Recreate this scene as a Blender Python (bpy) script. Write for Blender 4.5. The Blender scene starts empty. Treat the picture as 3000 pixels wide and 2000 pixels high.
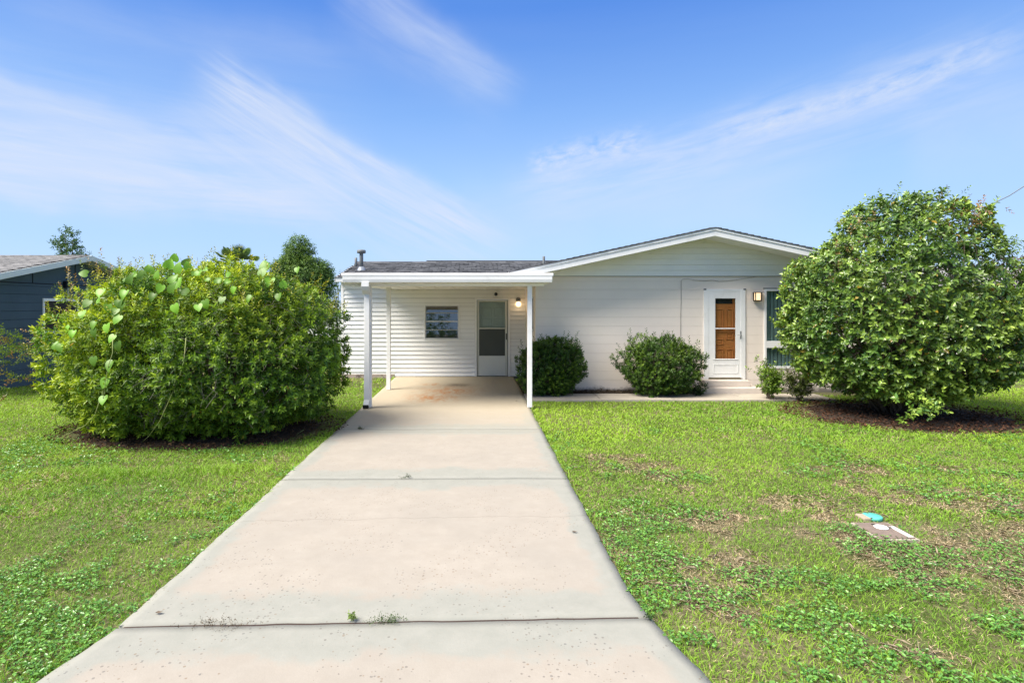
import bpy, math, random
import numpy as np
from mathutils import Vector, Matrix
random.seed(7); rng = np.random.default_rng(7)
S = bpy.context.scene; COL = S.collection
F = 1307.0; VX, VY = 1090.0, 699.0; H = 1.94          # focal length in px of a 2352 px wide frame, vanishing point, eye height

# ------------------------------------------------------------ camera, sky, sun, exposure
cam = bpy.data.cameras.new('camera'); camo = bpy.data.objects.new('camera', cam); COL.objects.link(camo)
camo.location = (0, 0, H); camo.rotation_euler = (math.radians(90), 0, 0)
cam.sensor_width = 36; cam.lens = 36*F/2352; cam.shift_x = (1176-VX)/2352; cam.shift_y = -(784-VY)/2352
cam.clip_start = .05; cam.clip_end = 3000
S.camera = camo
S.render.engine = 'CYCLES'
S.view_settings.view_transform = 'Standard'; S.view_settings.look = 'None'
S.view_settings.gamma = 1; S.view_settings.use_curve_mapping = False
S.view_settings.exposure = 1.3
SUN_EL, SUN_AZ = 52, -116            # degrees; azimuth measured from +Y towards +X is where the sun stands

class NT:
    """small helper to write node trees"""
    def __init__(s, tree): s.t = tree
    def n(s, kind, **kw):
        n = s.t.nodes.new(kind)
        for k, v in kw.items(): setattr(n, k, v)
        return n
    def put(s, sock, v):
        if isinstance(v, bpy.types.NodeSocket): s.t.links.new(v, sock)
        elif v is not None: sock.default_value = v
    def m(s, op, a, b=None, c=None, clamp=False):
        n = s.n('ShaderNodeMath', operation=op, use_clamp=clamp)
        s.put(n.inputs[0], a)
        if b is not None: s.put(n.inputs[1], b)
        if c is not None: s.put(n.inputs[2], c)
        return n.outputs[0]
    def mix(s, f, a, b, blend='MIX'):
        n = s.n('ShaderNodeMix', data_type='RGBA', blend_type=blend)
        s.put(n.inputs[0], f)
        for i, v in ((6, a), (7, b)):
            if not isinstance(v, bpy.types.NodeSocket): v = tuple(v)+(1,) if len(v) == 3 else v
            s.put(n.inputs[i], v)
        return n.outputs[2]
    def mr(s, v, a, b, c=0.0, d=1.0, smooth=False):
        n = s.n('ShaderNodeMapRange', interpolation_type='SMOOTHSTEP' if smooth else 'LINEAR')
        s.put(n.inputs[0], v)
        for i, x in enumerate((a, b, c, d)): n.inputs[i+1].default_value = x
        return n.outputs[0]
    def noise(s, vec, scale, detail=4, rough=.55, dist=0, dim='3D'):
        n = s.n('ShaderNodeTexNoise', noise_dimensions=dim)
        if vec is not None: s.put(n.inputs['Vector'], vec)
        n.inputs['Scale'].default_value = scale; n.inputs['Detail'].default_value = detail
        n.inputs['Roughness'].default_value = rough; n.inputs['Distortion'].default_value = dist
        return n.outputs['Fac']
    def mapping(s, vec, scale=(1,1,1), rot=(0,0,0), loc=(0,0,0)):
        n = s.n('ShaderNodeMapping'); s.put(n.inputs[0], vec)
        n.inputs['Scale'].default_value = scale; n.inputs['Rotation'].default_value = rot; n.inputs['Location'].default_value = loc
        return n.outputs[0]

def px_dir(px, py):
    dx, dz = (px-VX)/F, (VY-py)/F
    return math.atan(dx), math.atan(dz/math.sqrt(1+dx*dx))

W = bpy.data.worlds.new('World'); S.world = W; W.use_nodes = True
wt = W.node_tree; wt.nodes.clear(); w = NT(wt)
sky = w.n('ShaderNodeTexSky', sky_type='NISHITA', sun_disc=False)
sky.sun_elevation = math.radians(SUN_EL); sky.sun_rotation = math.radians(SUN_AZ % 360)
sky.air_density = 1.0; sky.dust_density = .6; sky.ozone_density = 2.0
tc = w.n('ShaderNodeTexCoord').outputs['Generated']
sx = w.n('ShaderNodeSeparateXYZ'); wt.links.new(tc, sx.inputs[0])
az = w.m('ARCTAN2', sx.outputs[0], sx.outputs[1]); el = w.m('ARCSINE', sx.outputs[2])
ae = w.n('ShaderNodeCombineXYZ'); wt.links.new(az, ae.inputs[0]); wt.links.new(el, ae.inputs[1]); ae = ae.outputs[0]
warp = w.m('SUBTRACT', w.noise(ae, 3.2, 4, .55), .5)
def streak(x0, y0, x1, y1, wu, wd, amp, rag, fine=.5, warpk=.12, ends=(.15, .25)):
    a0, e0 = px_dir(x0, y0); a1, e1 = px_dir(x1, y1)
    L = math.hypot(a1-a0, e1-e0); c, s_ = (a1-a0)/L, (e1-e0)/L
    pa = w.m('SUBTRACT', az, a0); pe = w.m('SUBTRACT', el, e0)
    t = w.m('DIVIDE', w.m('ADD', w.m('MULTIPLY', pa, c), w.m('MULTIPLY', pe, s_)), L)
    d = w.m('SUBTRACT', w.m('MULTIPLY', pe, c), w.m('MULTIPLY', pa, s_))
    d = w.m('ADD', d, w.m('MULTIPLY', warp, warpk))
    up = w.m('GREATER_THAN', d, 0.0)
    wid = w.m('ADD', w.m('MULTIPLY', up, wu/F - wd/F), wd/F)
    q = w.m('DIVIDE', d, wid)
    g = w.m('EXPONENT', w.m('MULTIPLY', w.m('MULTIPLY', q, q), -1.0))
    e = w.m('MULTIPLY', w.mr(t, 0, ends[0], 0, 1, True), w.mr(t, 1-ends[1], 1, 1, 0, True))
    ang = math.atan2(s_, c)
    v = w.mapping(w.mapping(ae, rot=(0, 0, -ang)), scale=(rag[0], rag[1], 1))
    nz = w.mr(w.noise(v, 1.0, 7, .62, .4), .3, .72, 1-fine, 1+fine*.35)
    return w.m('MULTIPLY', w.m('MULTIPLY', w.m('MULTIPLY', g, e), nz), amp)
ST = [streak(430, 110, 1230, 590, 24, 125, .82, (5, 60), .8),
      streak(560, 170, 1120, 520, 16, 60, .30, (6, 50), .6),
      streak(-260, 120, 470, 330, 20, 110, .48, (5, 44), .6),
      streak(-700, 300, 900, 475, 150, 40, .88, (3.5, 34), .7),
      streak(-150, 395, 200, 470, 30, 10, .30, (14, 60), .9),
      streak(760, -90, 1230, 210, 30, 80, .44, (5, 28), .6),
      streak(1130, 440, 2600, -10, 45, 80, .60, (6, 44), .9, .07),
      streak(1620, 330, 2420, 60, 22, 26, .62, (30, 60), 1.3, .06),
      streak(1200, 380, 1520, 310, 26, 30, .62, (34, 70), 1.4, .05),
      streak(1000, 520, 2000, 400, 80, 80, .32, (5, 14), .4),
      streak(2050, 330, 2750, 170, 60, 90, .28, (6, 14), .4),
      streak(-60, -30, 900, 150, 40, 45, .15, (5, 30), .6)]
cl = ST[0]
for q in ST[1:]: cl = w.m('ADD', cl, w.m('MULTIPLY', q, w.m('SUBTRACT', 1.0, cl)))
# cirrus over the rest of the sky, thickened overhead as added soft light
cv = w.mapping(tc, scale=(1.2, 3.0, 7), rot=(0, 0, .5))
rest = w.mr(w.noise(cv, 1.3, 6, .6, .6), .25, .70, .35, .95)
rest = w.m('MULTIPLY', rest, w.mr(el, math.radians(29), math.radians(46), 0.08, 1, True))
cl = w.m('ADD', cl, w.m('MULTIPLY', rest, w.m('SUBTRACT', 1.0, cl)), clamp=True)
ramp = w.n('ShaderNodeValToRGB')
wt.links.new(w.mr(el, 0, math.pi/2), ramp.inputs[0])
CR = ramp.color_ramp
TINT = [(0.0, (1,1,1)), (1.0, (1,1,1))]
SKYT = [(0.00, (.49,.69,1.0)), (0.06, (.42,.65,1.04)), (.13, (.36,.60,1.02)), (0.20, (.215,.45,.93)), (0.30, (.055,.245,.80)), (.5, (.05,.20,.66)), (1.0, (.05,.17,.55))]
CR.elements[0].position = 0; CR.elements[0].color = (*SKYT[0][1], 1)
CR.elements[1].position = 1; CR.elements[1].color = (*SKYT[-1][1], 1)
for p, c in SKYT[1:-1]:
    e = CR.elements.new(p); e.color = (*c, 1)
# the physical sky gives the sun-side glow, the ramp pulls its hue and falloff to the photograph's deep clear blue
skyc = w.mix(.86, sky.outputs[0], w.mix(1.0, ramp.outputs[0], (4.0, 4.1, 4.2), 'MULTIPLY'))
# above the frame the unseen veil is brightened and warmed to light the facade
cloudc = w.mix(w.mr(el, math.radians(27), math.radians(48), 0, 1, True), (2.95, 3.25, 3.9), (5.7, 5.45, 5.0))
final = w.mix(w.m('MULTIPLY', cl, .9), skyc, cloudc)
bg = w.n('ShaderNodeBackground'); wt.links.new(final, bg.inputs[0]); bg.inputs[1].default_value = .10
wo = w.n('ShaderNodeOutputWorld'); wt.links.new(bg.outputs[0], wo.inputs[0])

sun = bpy.data.lights.new('sun', 'SUN'); so = bpy.data.objects.new('sun', sun); COL.objects.link(so)
sun.energy = 3.5; sun.angle = math.radians(33); sun.color = (1, .93, .82)
a, e = math.radians(SUN_AZ), math.radians(SUN_EL)
sd = Vector((math.sin(a)*math.cos(e), math.cos(a)*math.cos(e), math.sin(e)))
so.rotation_euler = sd.to_track_quat('Z', 'Y').to_euler(); so.location = (-20, 0, 30)

# ------------------------------------------------------------ helpers
def P(px, py, Y): return Vector(((px-VX)/F*Y, Y, H-(py-VY)/F*Y))
def X_(px, Y): return (px-VX)/F*Y
def Z_(py, Y): return H-(py-VY)/F*Y

class MB:
    def __init__(s): s.v = []; s.f = []; s.m = []
    def box(s, x0, x1, y0, y1, z0, z1):
        if x0 > x1: x0, x1 = x1, x0
        if y0 > y1: y0, y1 = y1, y0
        i = len(s.v)
        s.v += [(x0,y0,z0),(x1,y0,z0),(x1,y1,z0),(x0,y1,z0),(x0,y0,z1),(x1,y0,z1),(x1,y1,z1),(x0,y1,z1)]
        s.f += [(i,i+3,i+2,i+1),(i+4,i+5,i+6,i+7),(i,i+1,i+5,i+4),(i+1,i+2,i+6,i+5),(i+2,i+3,i+7,i+6),(i+3,i,i+4,i+7)]
        return s
    def hexa(s, vs):                       # eight corners, bottom four then top four, counter-clockwise from above
        i = len(s.v); s.v += [tuple(v) for v in vs]
        s.f += [(i,i+3,i+2,i+1),(i+4,i+5,i+6,i+7),(i,i+1,i+5,i+4),(i+1,i+2,i+6,i+5),(i+2,i+3,i+7,i+6),(i+3,i,i+4,i+7)]
        return s
    def prism(s, poly, axis, a, b):        # polygon in the plane across axis, pulled from a to b
        i = len(s.v); n = len(poly)
        for t in (a, b):
            for (p, q) in poly:
                s.v.append({'x': (t,p,q), 'y': (p,t,q), 'z': (p,q,t)}[axis])
        s.f.append(tuple(range(i, i+n))); s.f.append(tuple(range(i+2*n-1, i+n-1, -1)))
        for k in range(n):
            k2 = (k+1) % n; s.f.append((i+k, i+n+k, i+n+k2, i+k2))
        return s
    def tube(s, pts, r, n=6, r1=None):
        pts = [Vector(p) for p in pts]; i0 = len(s.v); m = len(pts)
        for k, p in enumerate(pts):
            d = (pts[min(k+1, m-1)]-pts[max(k-1, 0)]).normalized()
            u = d.cross(Vector((.13, .27, .95) if abs(d.z) < .9 else (1, .1, 0))).normalized(); vv = d.cross(u)
            rr = r if r1 is None else r+(r1-r)*k/(m-1)
            for j in range(n):
                an = 2*math.pi*j/n; s.v.append(tuple(p+u*(math.cos(an)*rr)+vv*(math.sin(an)*rr)))
        for k in range(m-1):
            for j in range(n):
                a, b = i0+k*n+j, i0+k*n+(j+1) % n; s.f.append((a, b, b+n, a+n))
        s.f.append(tuple(range(i0+n-1, i0-1, -1))); s.f.append(tuple(range(i0+(m-1)*n, i0+m*n)))
        return s
    def lathe(s, c, prof, n=20, axis='z'):  # prof: (radius, height) pairs
        i0 = len(s.v)
        for r, h in prof:
            for j in range(n):
                a = 2*math.pi*j/n; x, y = math.cos(a)*r, math.sin(a)*r
                s.v.append((c[0]+x, c[1]+y, c[2]+h) if axis == 'z' else (c[0]+x, c[1]+h, c[2]+y))
        for k in range(len(prof)-1):
            for j in range(n):
                a, b = i0+k*n+j, i0+k*n+(j+1) % n; s.f.append((a, b, b+n, a+n))
        s.f.append(tuple(range(i0+n-1, i0-1, -1))); s.f.append(tuple(range(i0+(len(prof)-1)*n, i0+len(prof)*n)))
        return s
    def mesh(s, name, mat):
        me = bpy.data.meshes.new(name); me.from_pydata([tuple(v) for v in s.v], [], s.f); me.validate()
        import bmesh
        bm = bmesh.new(); bm.from_mesh(me); bmesh.ops.recalc_face_normals(bm, faces=bm.faces); bm.to_mesh(me); bm.free()
        if mat: me.materials.append(mat)
        return me
    def build(s, name, mat, parent=None, bevel=0, smooth=False):
        me = s.mesh(name, mat)
        if smooth:
            for p in me.polygons: p.use_smooth = len(p.vertices) == 4
        o = link(name, me, parent)
        if bevel:
            b = o.modifiers.new('bevel', 'BEVEL'); b.width = bevel; b.segments = 2; b.limit_method = 'ANGLE'
        return o
def link(name, data, parent=None, loc=None):
    o = bpy.data.objects.new(name, data); COL.objects.link(o)
    if parent: o.parent = parent
    if loc is not None: o.location = loc
    return o
def thing(name, label, cat, group=None, data=None):
    o = link(name, data); return tag(o, label, cat, group)
def tag(o, label=None, cat=None, group=None, kind=None):
    if label: o['label'] = label
    if cat: o['category'] = cat
    if group: o['group'] = group
    if kind: o['kind'] = kind
    return o

# numpy meshes for leaves and grass
def np_mesh(name, V, Fq, C, mat, parent=None):
    me = bpy.data.meshes.new(name); n = len(V); k = Fq.shape[1]; m = len(Fq)
    me.vertices.add(n); me.vertices.foreach_set('co', V.astype(np.float32).ravel())
    me.loops.add(m*k); me.loops.foreach_set('vertex_index', Fq.astype(np.int32).ravel())
    me.polygons.add(m); me.polygons.foreach_set('loop_start', np.arange(0, m*k, k, dtype=np.int32))
    try: me.polygons.foreach_set('loop_total', np.full(m, k, dtype=np.int32))
    except Exception: pass
    me.update(calc_edges=True)
    if C is not None:
        at = me.color_attributes.new('tone', 'FLOAT_COLOR', 'POINT')
        at.data.foreach_set('color', np.concatenate([C, np.ones((n, 1))], 1).astype(np.float32).ravel())
    me.materials.append(mat)
    return link(name, me, parent)
def hsh(i, j, k, seed):
    h = (i*374761393 + j*668265263 + k*2147483647 + seed*1274126177) & 0xffffffff
    h = ((h ^ (h >> 13))*1274126177) & 0xffffffff
    return ((h ^ (h >> 16)) & 0xffff)/65535.0
def vnoise(Pt, scale, seed=0):
    q = np.asarray(Pt, float)*scale
    if q.shape[-1] == 2: q = np.concatenate([q, np.zeros(q.shape[:-1]+(1,))], -1)
    b = np.floor(q).astype(np.int64); f = q-b; f = f*f*(3-2*f); r = 0
    for dx in (0, 1):
        for dy in (0, 1):
            for dz in (0, 1):
                wgt = (f[..., 0] if dx else 1-f[..., 0])*(f[..., 1] if dy else 1-f[..., 1])*(f[..., 2] if dz else 1-f[..., 2])
                r = r+wgt*hsh(b[..., 0]+dx, b[..., 1]+dy, b[..., 2]+dz, seed)
    return r
def fbm(Pt, s, seed=0): return (vnoise(Pt, s, seed)+.5*vnoise(Pt, s*2.1, seed+1)+.25*vnoise(Pt, s*4.3, seed+2))/1.75
def nrm(a): return a/np.maximum(np.linalg.norm(a, axis=-1, keepdims=True), 1e-9)
def leaf_geo(B, D, U, L, Wd, fold=.18, droop=.12):
    """pointed oval leaf of two folded halves"""
    D = nrm(D); Sd = nrm(np.cross(D, U)); N = np.cross(Sd, D); L = L[:, None]; Wd = Wd[:, None]
    v = [B, B+D*L*.33+Sd*Wd*.48+N*Wd*fold, B+D*L*.72+Sd*Wd*.38+N*Wd*fold*.7, B+D*L-N*L*droop,
         B+D*L*.72-Sd*Wd*.38+N*Wd*fold*.7, B+D*L*.33-Sd*Wd*.48+N*Wd*fold]
    V = np.stack(v, 1).reshape(-1, 3); i = (np.arange(len(B))*6)[:, None]
    Fq = np.concatenate([i+np.array([0, 1, 2, 3]), i+np.array([0, 3, 4, 5])], 0)
    return V, Fq
def shoots(Cn, Ax, n, stem, L, Wd, base, tip, jitter=.2, a0=80, a1=30, old=.0):
    """n leaves spiralling up every shoot; tip leaves carry the younger colour"""
    m = len(Cn); Ax = nrm(Ax); T = np.linspace(0, 1, n)[None, :]
    ref = nrm(np.cross(Ax, rng.normal(size=(m, 3)))); bi = np.cross(Ax, ref)
    an = np.arange(n)[None, :]*2.4+rng.uniform(0, 6.28, (m, 1))+rng.uniform(-.3, .3, (m, n))
    rad = ref[:, None]*np.cos(an)[..., None]+bi[:, None]*np.sin(an)[..., None]
    ang = np.radians(a0+(a1-a0)*T+rng.uniform(-14, 14, (m, n)))[..., None]
    D = Ax[:, None]*np.cos(ang)+rad*np.sin(ang); D[..., 2] -= .10
    sz = rng.uniform(.7, 1.2, (m, 1))
    B = Cn[:, None]+Ax[:, None]*(stem*T[..., None]*sz[..., None])
    Ls = L*sz*rng.uniform(.75, 1.15, (m, n))*(1-.25*T); Ws = Wd/L*Ls
    U = np.broadcast_to(Ax[:, None], D.shape)+rng.normal(size=D.shape)*.25
    col = base[:, None]*(1-T[..., None]*.9)+tip[:, None]*T[..., None]*.9
    col = col*rng.uniform(1-jitter, 1+jitter, (m, n, 1))
    if old > 0:
        k = rng.random((m, n)) < old; col[k] = np.array([.34, .25, .03])*rng.uniform(.6, 1.1, (k.sum(), 1))
    V, Fq = leaf_geo(B.reshape(-1, 3), D.reshape(-1, 3), U.reshape(-1, 3), Ls.ravel(), Ws.ravel())
    return V, Fq, np.repeat(col.reshape(-1, 3), 6, 0)
def cat_geo(parts):
    Vs, Fs, Cs = [], [], []; o = 0
    for V, Fq, C in parts: Vs.append(V); Fs.append(Fq+o); Cs.append(C); o += len(V)
    return np.concatenate(Vs), np.concatenate(Fs), np.concatenate(Cs)
def blob(n, c, rx, ry, up, dn, p=2.0, rough=.16, sc=1.4, seed=1, layer=1.0):
    """points and outward directions over a lumpy rounded mass"""
    d = nrm(rng.normal(size=(int(n*2.2), 3)))
    cz = np.where(d[:, 2] > 0, up, dn)
    r = 1/((np.abs(d[:, 0]/rx)**p+np.abs(d[:, 1]/ry)**p+np.abs(d[:, 2]/cz)**p)**(1/p))
    keep = rng.random(len(d)) < (r/r.max())**2; d, r, cz = d[keep][:n], r[keep][:n], cz[keep][:n]
    q = np.array(c)+d*r[:, None]
    k = 1+rough*(fbm(q, sc, seed)-.5)*2+rough*.9*(vnoise(q, sc*2.6, seed+9)-.5)
    q = np.array(c)+d*(r*k*layer)[:, None]
    N = nrm(np.stack([d[:, 0]/rx**2, d[:, 1]/ry**2, d[:, 2]/cz**2], 1))
    return q, N
def lerp(a, b, t): return np.asarray(a)*(1-t)+np.asarray(b)*t

# ------------------------------------------------------------ materials
def mat(name, col, rough=.6, bump=None, var=0, vscale=6, spec=.3, metal=0, dirt=None):
    m = bpy.data.materials.new(name); m.use_nodes = True; t = NT(m.node_tree)
    b = m.node_tree.nodes['Principled BSDF']
    b.inputs['Roughness'].default_value = rough; b.inputs['Metallic'].default_value = metal
    b.inputs['Specular IOR Level'].default_value = spec
    pos = t.n('ShaderNodeNewGeometry').outputs['Position']
    c = tuple(col)+(1,)
    if var:
        f = t.mr(t.noise(pos, vscale, 6, .6), .25, .75, 1-var, 1+var)
        cc = t.n('ShaderNodeCombineXYZ')
        for i in range(3): t.put(cc.inputs[i], t.m('MULTIPLY', f, col[i]))
        c = cc.outputs[0]
    if dirt:                               # (colour, scale, threshold, amount)
        dm = t.mr(t.noise(pos, dirt[1], 7, .65), dirt[2], dirt[2]+.18, 0, dirt[3], True)
        c = t.mix(dm, c, dirt[0])
    t.put(b.inputs['Base Color'], c)
    if bump:
        bn = t.n('ShaderNodeBump'); bn.inputs['Strength'].default_value = bump[1]; bn.inputs['Distance'].default_value = bump[2] if len(bump) > 2 else .01
        t.put(bn.inputs['Height'], t.noise(pos, bump[0], 5, .6)); t.put(b.inputs['Normal'], bn.outputs[0])
    return m
def leaf_mat(name, trans=.3, rough=.42, spec=.45):
    m = bpy.data.materials.new(name); m.use_nodes = True; t = NT(m.node_tree); nt = m.node_tree
    b = nt.nodes['Principled BSDF']; b.inputs['Roughness'].default_value = rough; b.inputs['Specular IOR Level'].default_value = spec
    at = t.n('ShaderNodeAttribute', attribute_name='tone').outputs['Color']
    t.put(b.inputs['Base Color'], at)
    tr = t.n('ShaderNodeBsdfTranslucent'); t.put(tr.inputs[0], t.mix(1.0, at, (1.25, 1.2, .5), 'MULTIPLY'))
    mx = t.n('ShaderNodeMixShader'); mx.inputs[0].default_value = trans
    nt.links.new(b.outputs[0], mx.inputs[1]); nt.links.new(tr.outputs[0], mx.inputs[2])
    nt.links.new(mx.outputs[0], nt.nodes['Material Output'].inputs[0])
    return m
def plain_leaf(name, col, trans=.3, var=.25):
    m = leaf_mat(name, trans); t = NT(m.node_tree)
    oi = t.n('ShaderNodeObjectInfo').outputs['Random']
    f = t.mr(oi, 0, 1, 1-var, 1+var)
    cc = t.n('ShaderNodeCombineXYZ')
    for i in range(3): t.put(cc.inputs[i], t.m('MULTIPLY', f, col[i]))
    for n in m.node_tree.nodes:
        if n.type == 'ATTRIBUTE':
            for l in list(n.outputs['Color'].links): m.node_tree.links.new(cc.outputs[0], l.to_socket)
    return m
def glass_mat(name, tint=(.9, .95, .95), refl=1.0, clear=.9):
    m = bpy.data.materials.new(name); m.use_nodes = True; nt = m.node_tree; nt.nodes.clear(); t = NT(nt)
    tr = t.n('ShaderNodeBsdfTransparent'); tr.inputs[0].default_value = (tint[0]*clear, tint[1]*clear, tint[2]*clear, 1)
    gl = t.n('ShaderNodeBsdfGlossy'); gl.inputs[1].default_value = .015
    fr = t.n('ShaderNodeFresnel'); fr.inputs[0].default_value = 1.6
    mx = t.n('ShaderNodeMixShader'); back = t.n('ShaderNodeNewGeometry').outputs['Backfacing']      # a thin pane reflects off its outer face only
    t.put(mx.inputs[0], t.m('MULTIPLY', t.m('MULTIPLY', fr.outputs[0], refl, clamp=True), t.m('SUBTRACT', 1.0, back)))
    nt.links.new(tr.outputs[0], mx.inputs[1]); nt.links.new(gl.outputs[0], mx.inputs[2])
    o = t.n('ShaderNodeOutputMaterial'); nt.links.new(mx.outputs[0], o.inputs[0]); return m
def emit_mat(name, col, st):
    m = bpy.data.materials.new(name); m.use_nodes = True; b = m.node_tree.nodes['Principled BSDF']
    b.inputs['Base Color'].default_value = (.8, .75, .65, 1); b.inputs['Emission Color'].default_value = (*col, 1); b.inputs['Emission Strength'].default_value = st
    return m
M = {}
M['vinyl'] = mat('white_vinyl', (.86, .855, .83), .45, (40, .04), .035, 1.3)
M['trim'] = mat('white_trim', (.82, .82, .81), .4, (30, .04), .03, 2, dirt=((.50, .48, .42), 2.2, .52, .22))
M['gable'] = mat('gable_paint', (.85, .845, .79), .5, (40, .05), .04, 1.4)
M['block'] = mat('beige_block_paint', (.85, .755, .665), .75, (55, .35, .004), .045, 1.2)
M['tan'] = M['block']
M['foundation'] = mat('foundation', (.40, .33, .29), .9, (30, .5), .25, 5, dirt=((.08, .06, .05), 7, .5, .8))
M['concrete_step'] = mat('step_concrete', (.60, .53, .47), .85, (40, .4), .10, 3, dirt=((.25, .2, .16), 6, .6, .4))
M['steel'] = mat('grey_pipe', (.16, .17, .175), .5, None, .15, 12)
M['black'] = mat('black_plastic', (.012, .012, .013), .35)
M['alu'] = mat('aluminium', (.55, .56, .55), .4, None, .05, 5, metal=.35)
M['wood_door'] = mat('stained_wood_door', (.60, .20, .06), .4, (20, .1), .15, 5)
M['olive'] = mat('brass_sill', (.13, .10, .03), .4, metal=.4)
M['storm_grey'] = mat('inner_white_door', (.52, .55, .49), .5, None, .04, 2)
M['dark'] = mat('dark_interior', (.035, .03, .028), .8)
M['screen'] = mat('insect_screen', (.075, .085, .078), .6, (300, .2), .06, 3)
M['glass'] = glass_mat('window_glass', refl=3.2, clear=.8)
M['glass_clear'] = glass_mat('storm_glass', refl=.9, clear=.95)
M['blind'] = mat('blind_slat', (.17, .25, .235), .6, None, .06, 2)
M['blind_pale'] = mat('blind_slat_pale', (.30, .40, .38), .6, None, .06, 2)
M['bark'] = mat('bark', (.13, .10, .075), .9, (40, .6), .3, 9)
M['twig'] = mat('grey_twig', (.20, .175, .15), .9, None, .3, 15)
M['felt'] = mat('roof_felt', (.05, .05, .055), .95)
M['navy'] = mat('blue_block_paint', (.060, .096, .130), .7, (45, .3, .004), .10, 1.5)
M['navy_line'] = mat('blue_batten', (.012, .018, .028), .7)
M['mulch'] = mat('mulch', (.050, .034, .024), 1, (45, 1.0, .03), .5, 20)
M['leaf'] = leaf_mat('hedge_leaf', .26)
M['leaf_gloss'] = leaf_mat('camellia_leaf', .15, .3, .6)
M['leaf_far'] = leaf_mat('far_leaf', .25, .6)
M['grass'] = leaf_mat('grass_blade', .30, .6, .25)
M['vine'] = plain_leaf('heart_vine_leaf', (.165, .35, .026), .34, .50)
M['vine_stem'] = mat('vine_stem', (.30, .34, .12), .7)

def shingle_mat(name, a, b, g):
    m = bpy.data.materials.new(name); m.use_nodes = True; t = NT(m.node_tree); bs = m.node_tree.nodes['Principled BSDF']
    bs.inputs['Roughness'].default_value = .95; bs.inputs['Specular IOR Level'].default_value = .15
    pos = t.n('ShaderNodeNewGeometry').outputs['Position']
    oi = t.n('ShaderNodeObjectInfo').outputs['Random']; isl = t.n('ShaderNodeNewGeometry').outputs['Random Per Island']
    r = t.m('FRACT', t.m('ADD', t.m('MULTIPLY', oi, 7.3), isl))
    c = t.mix(r, a, b); gn = t.mr(t.noise(pos, 30, 3, .7), .3, .7, 1-g, 1+g)
    cc = t.n('ShaderNodeVectorMath', operation='SCALE'); t.put(cc.inputs[0], c); t.put(cc.inputs['Scale'], gn)
    t.put(bs.inputs['Base Color'], cc.outputs[0]); return m
M['shingle'] = shingle_mat('dark_asphalt_shingle', (.045, .047, .053), (.125, .130, .142), .35)
M['shingle_tan'] = shingle_mat('weathered_shingle', (.17, .168, .168), (.28, .275, .272), .3)

# ------------------------------------------------------------ ground, road, drive, walk
XL = lambda Y: -2.15+.010*(Y-3.4)*.3 - (np.maximum(3.45-Y, 0)*.22+np.maximum(2.6-Y, 0)**1.6*.5)
XR = lambda Y: 1.045+np.maximum(3.75-Y, 0)*.20+np.maximum(2.6-Y, 0)**1.6*.5
GZ = -.045
def ground_mat():
    m = bpy.data.materials.new('lawn_soil'); m.use_nodes = True; t = NT(m.node_tree); b = m.node_tree.nodes['Principled BSDF']
    b.inputs['Roughness'].default_value = 1; b.inputs['Specular IOR Level'].default_value = .1
    pos = t.n('ShaderNodeNewGeometry').outputs['Position']
    n1 = t.mr(t.noise(pos, .9, 5, .6), .35, .65, 0, 1); n2 = t.noise(pos, 22, 5, .7)
    c = t.mix(n1, (.10, .14, .035), (.25, .205, .13)); c = t.mix(t.mr(n2, .35, .7), c, (.045, .045, .022))
    far = t.n('ShaderNodeSeparateXYZ'); t.put(far.inputs[0], pos)
    c = t.mix(t.mr(far.outputs[1], 17, 24, 0, .8), c, (.085, .15, .022))
    t.put(b.inputs['Base Color'], c)
    bn = t.n('ShaderNodeBump'); bn.inputs['Strength'].default_value = .8; bn.inputs['Distance'].default_value = .02
    t.put(bn.inputs['Height'], n2); t.put(b.inputs['Normal'], bn.outputs[0]); return m
def make_ground():
    ax = np.concatenate([[-900, -300, -100, -40], np.arange(-20, 20.1, .5), [40, 100, 300, 900]])
    ay = np.concatenate([[-900, -300, -100, -40, -12], np.arange(-6, 26.1, .5), [40, 100, 300, 900]])
    xx, yy = np.meshgrid(ax, ay); z = GZ+(fbm(np.stack([xx, yy], -1), .5, 3)-.5)*.03
    V = np.stack([xx, yy, np.where((abs(xx) > 21) | (abs(yy) > 27), GZ, z)], -1).reshape(-1, 3)
    nx = len(ax); i = (np.arange(len(ay)-1)[:, None]*nx+np.arange(nx-1)[None]).ravel()
    o = np_mesh('ground', V, np.stack([i, i+1, i+1+nx, i+nx], 1), None, ground_mat()); tag(o, kind='structure')
    for p in o.data.polygons: p.use_smooth = True
make_ground()
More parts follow.
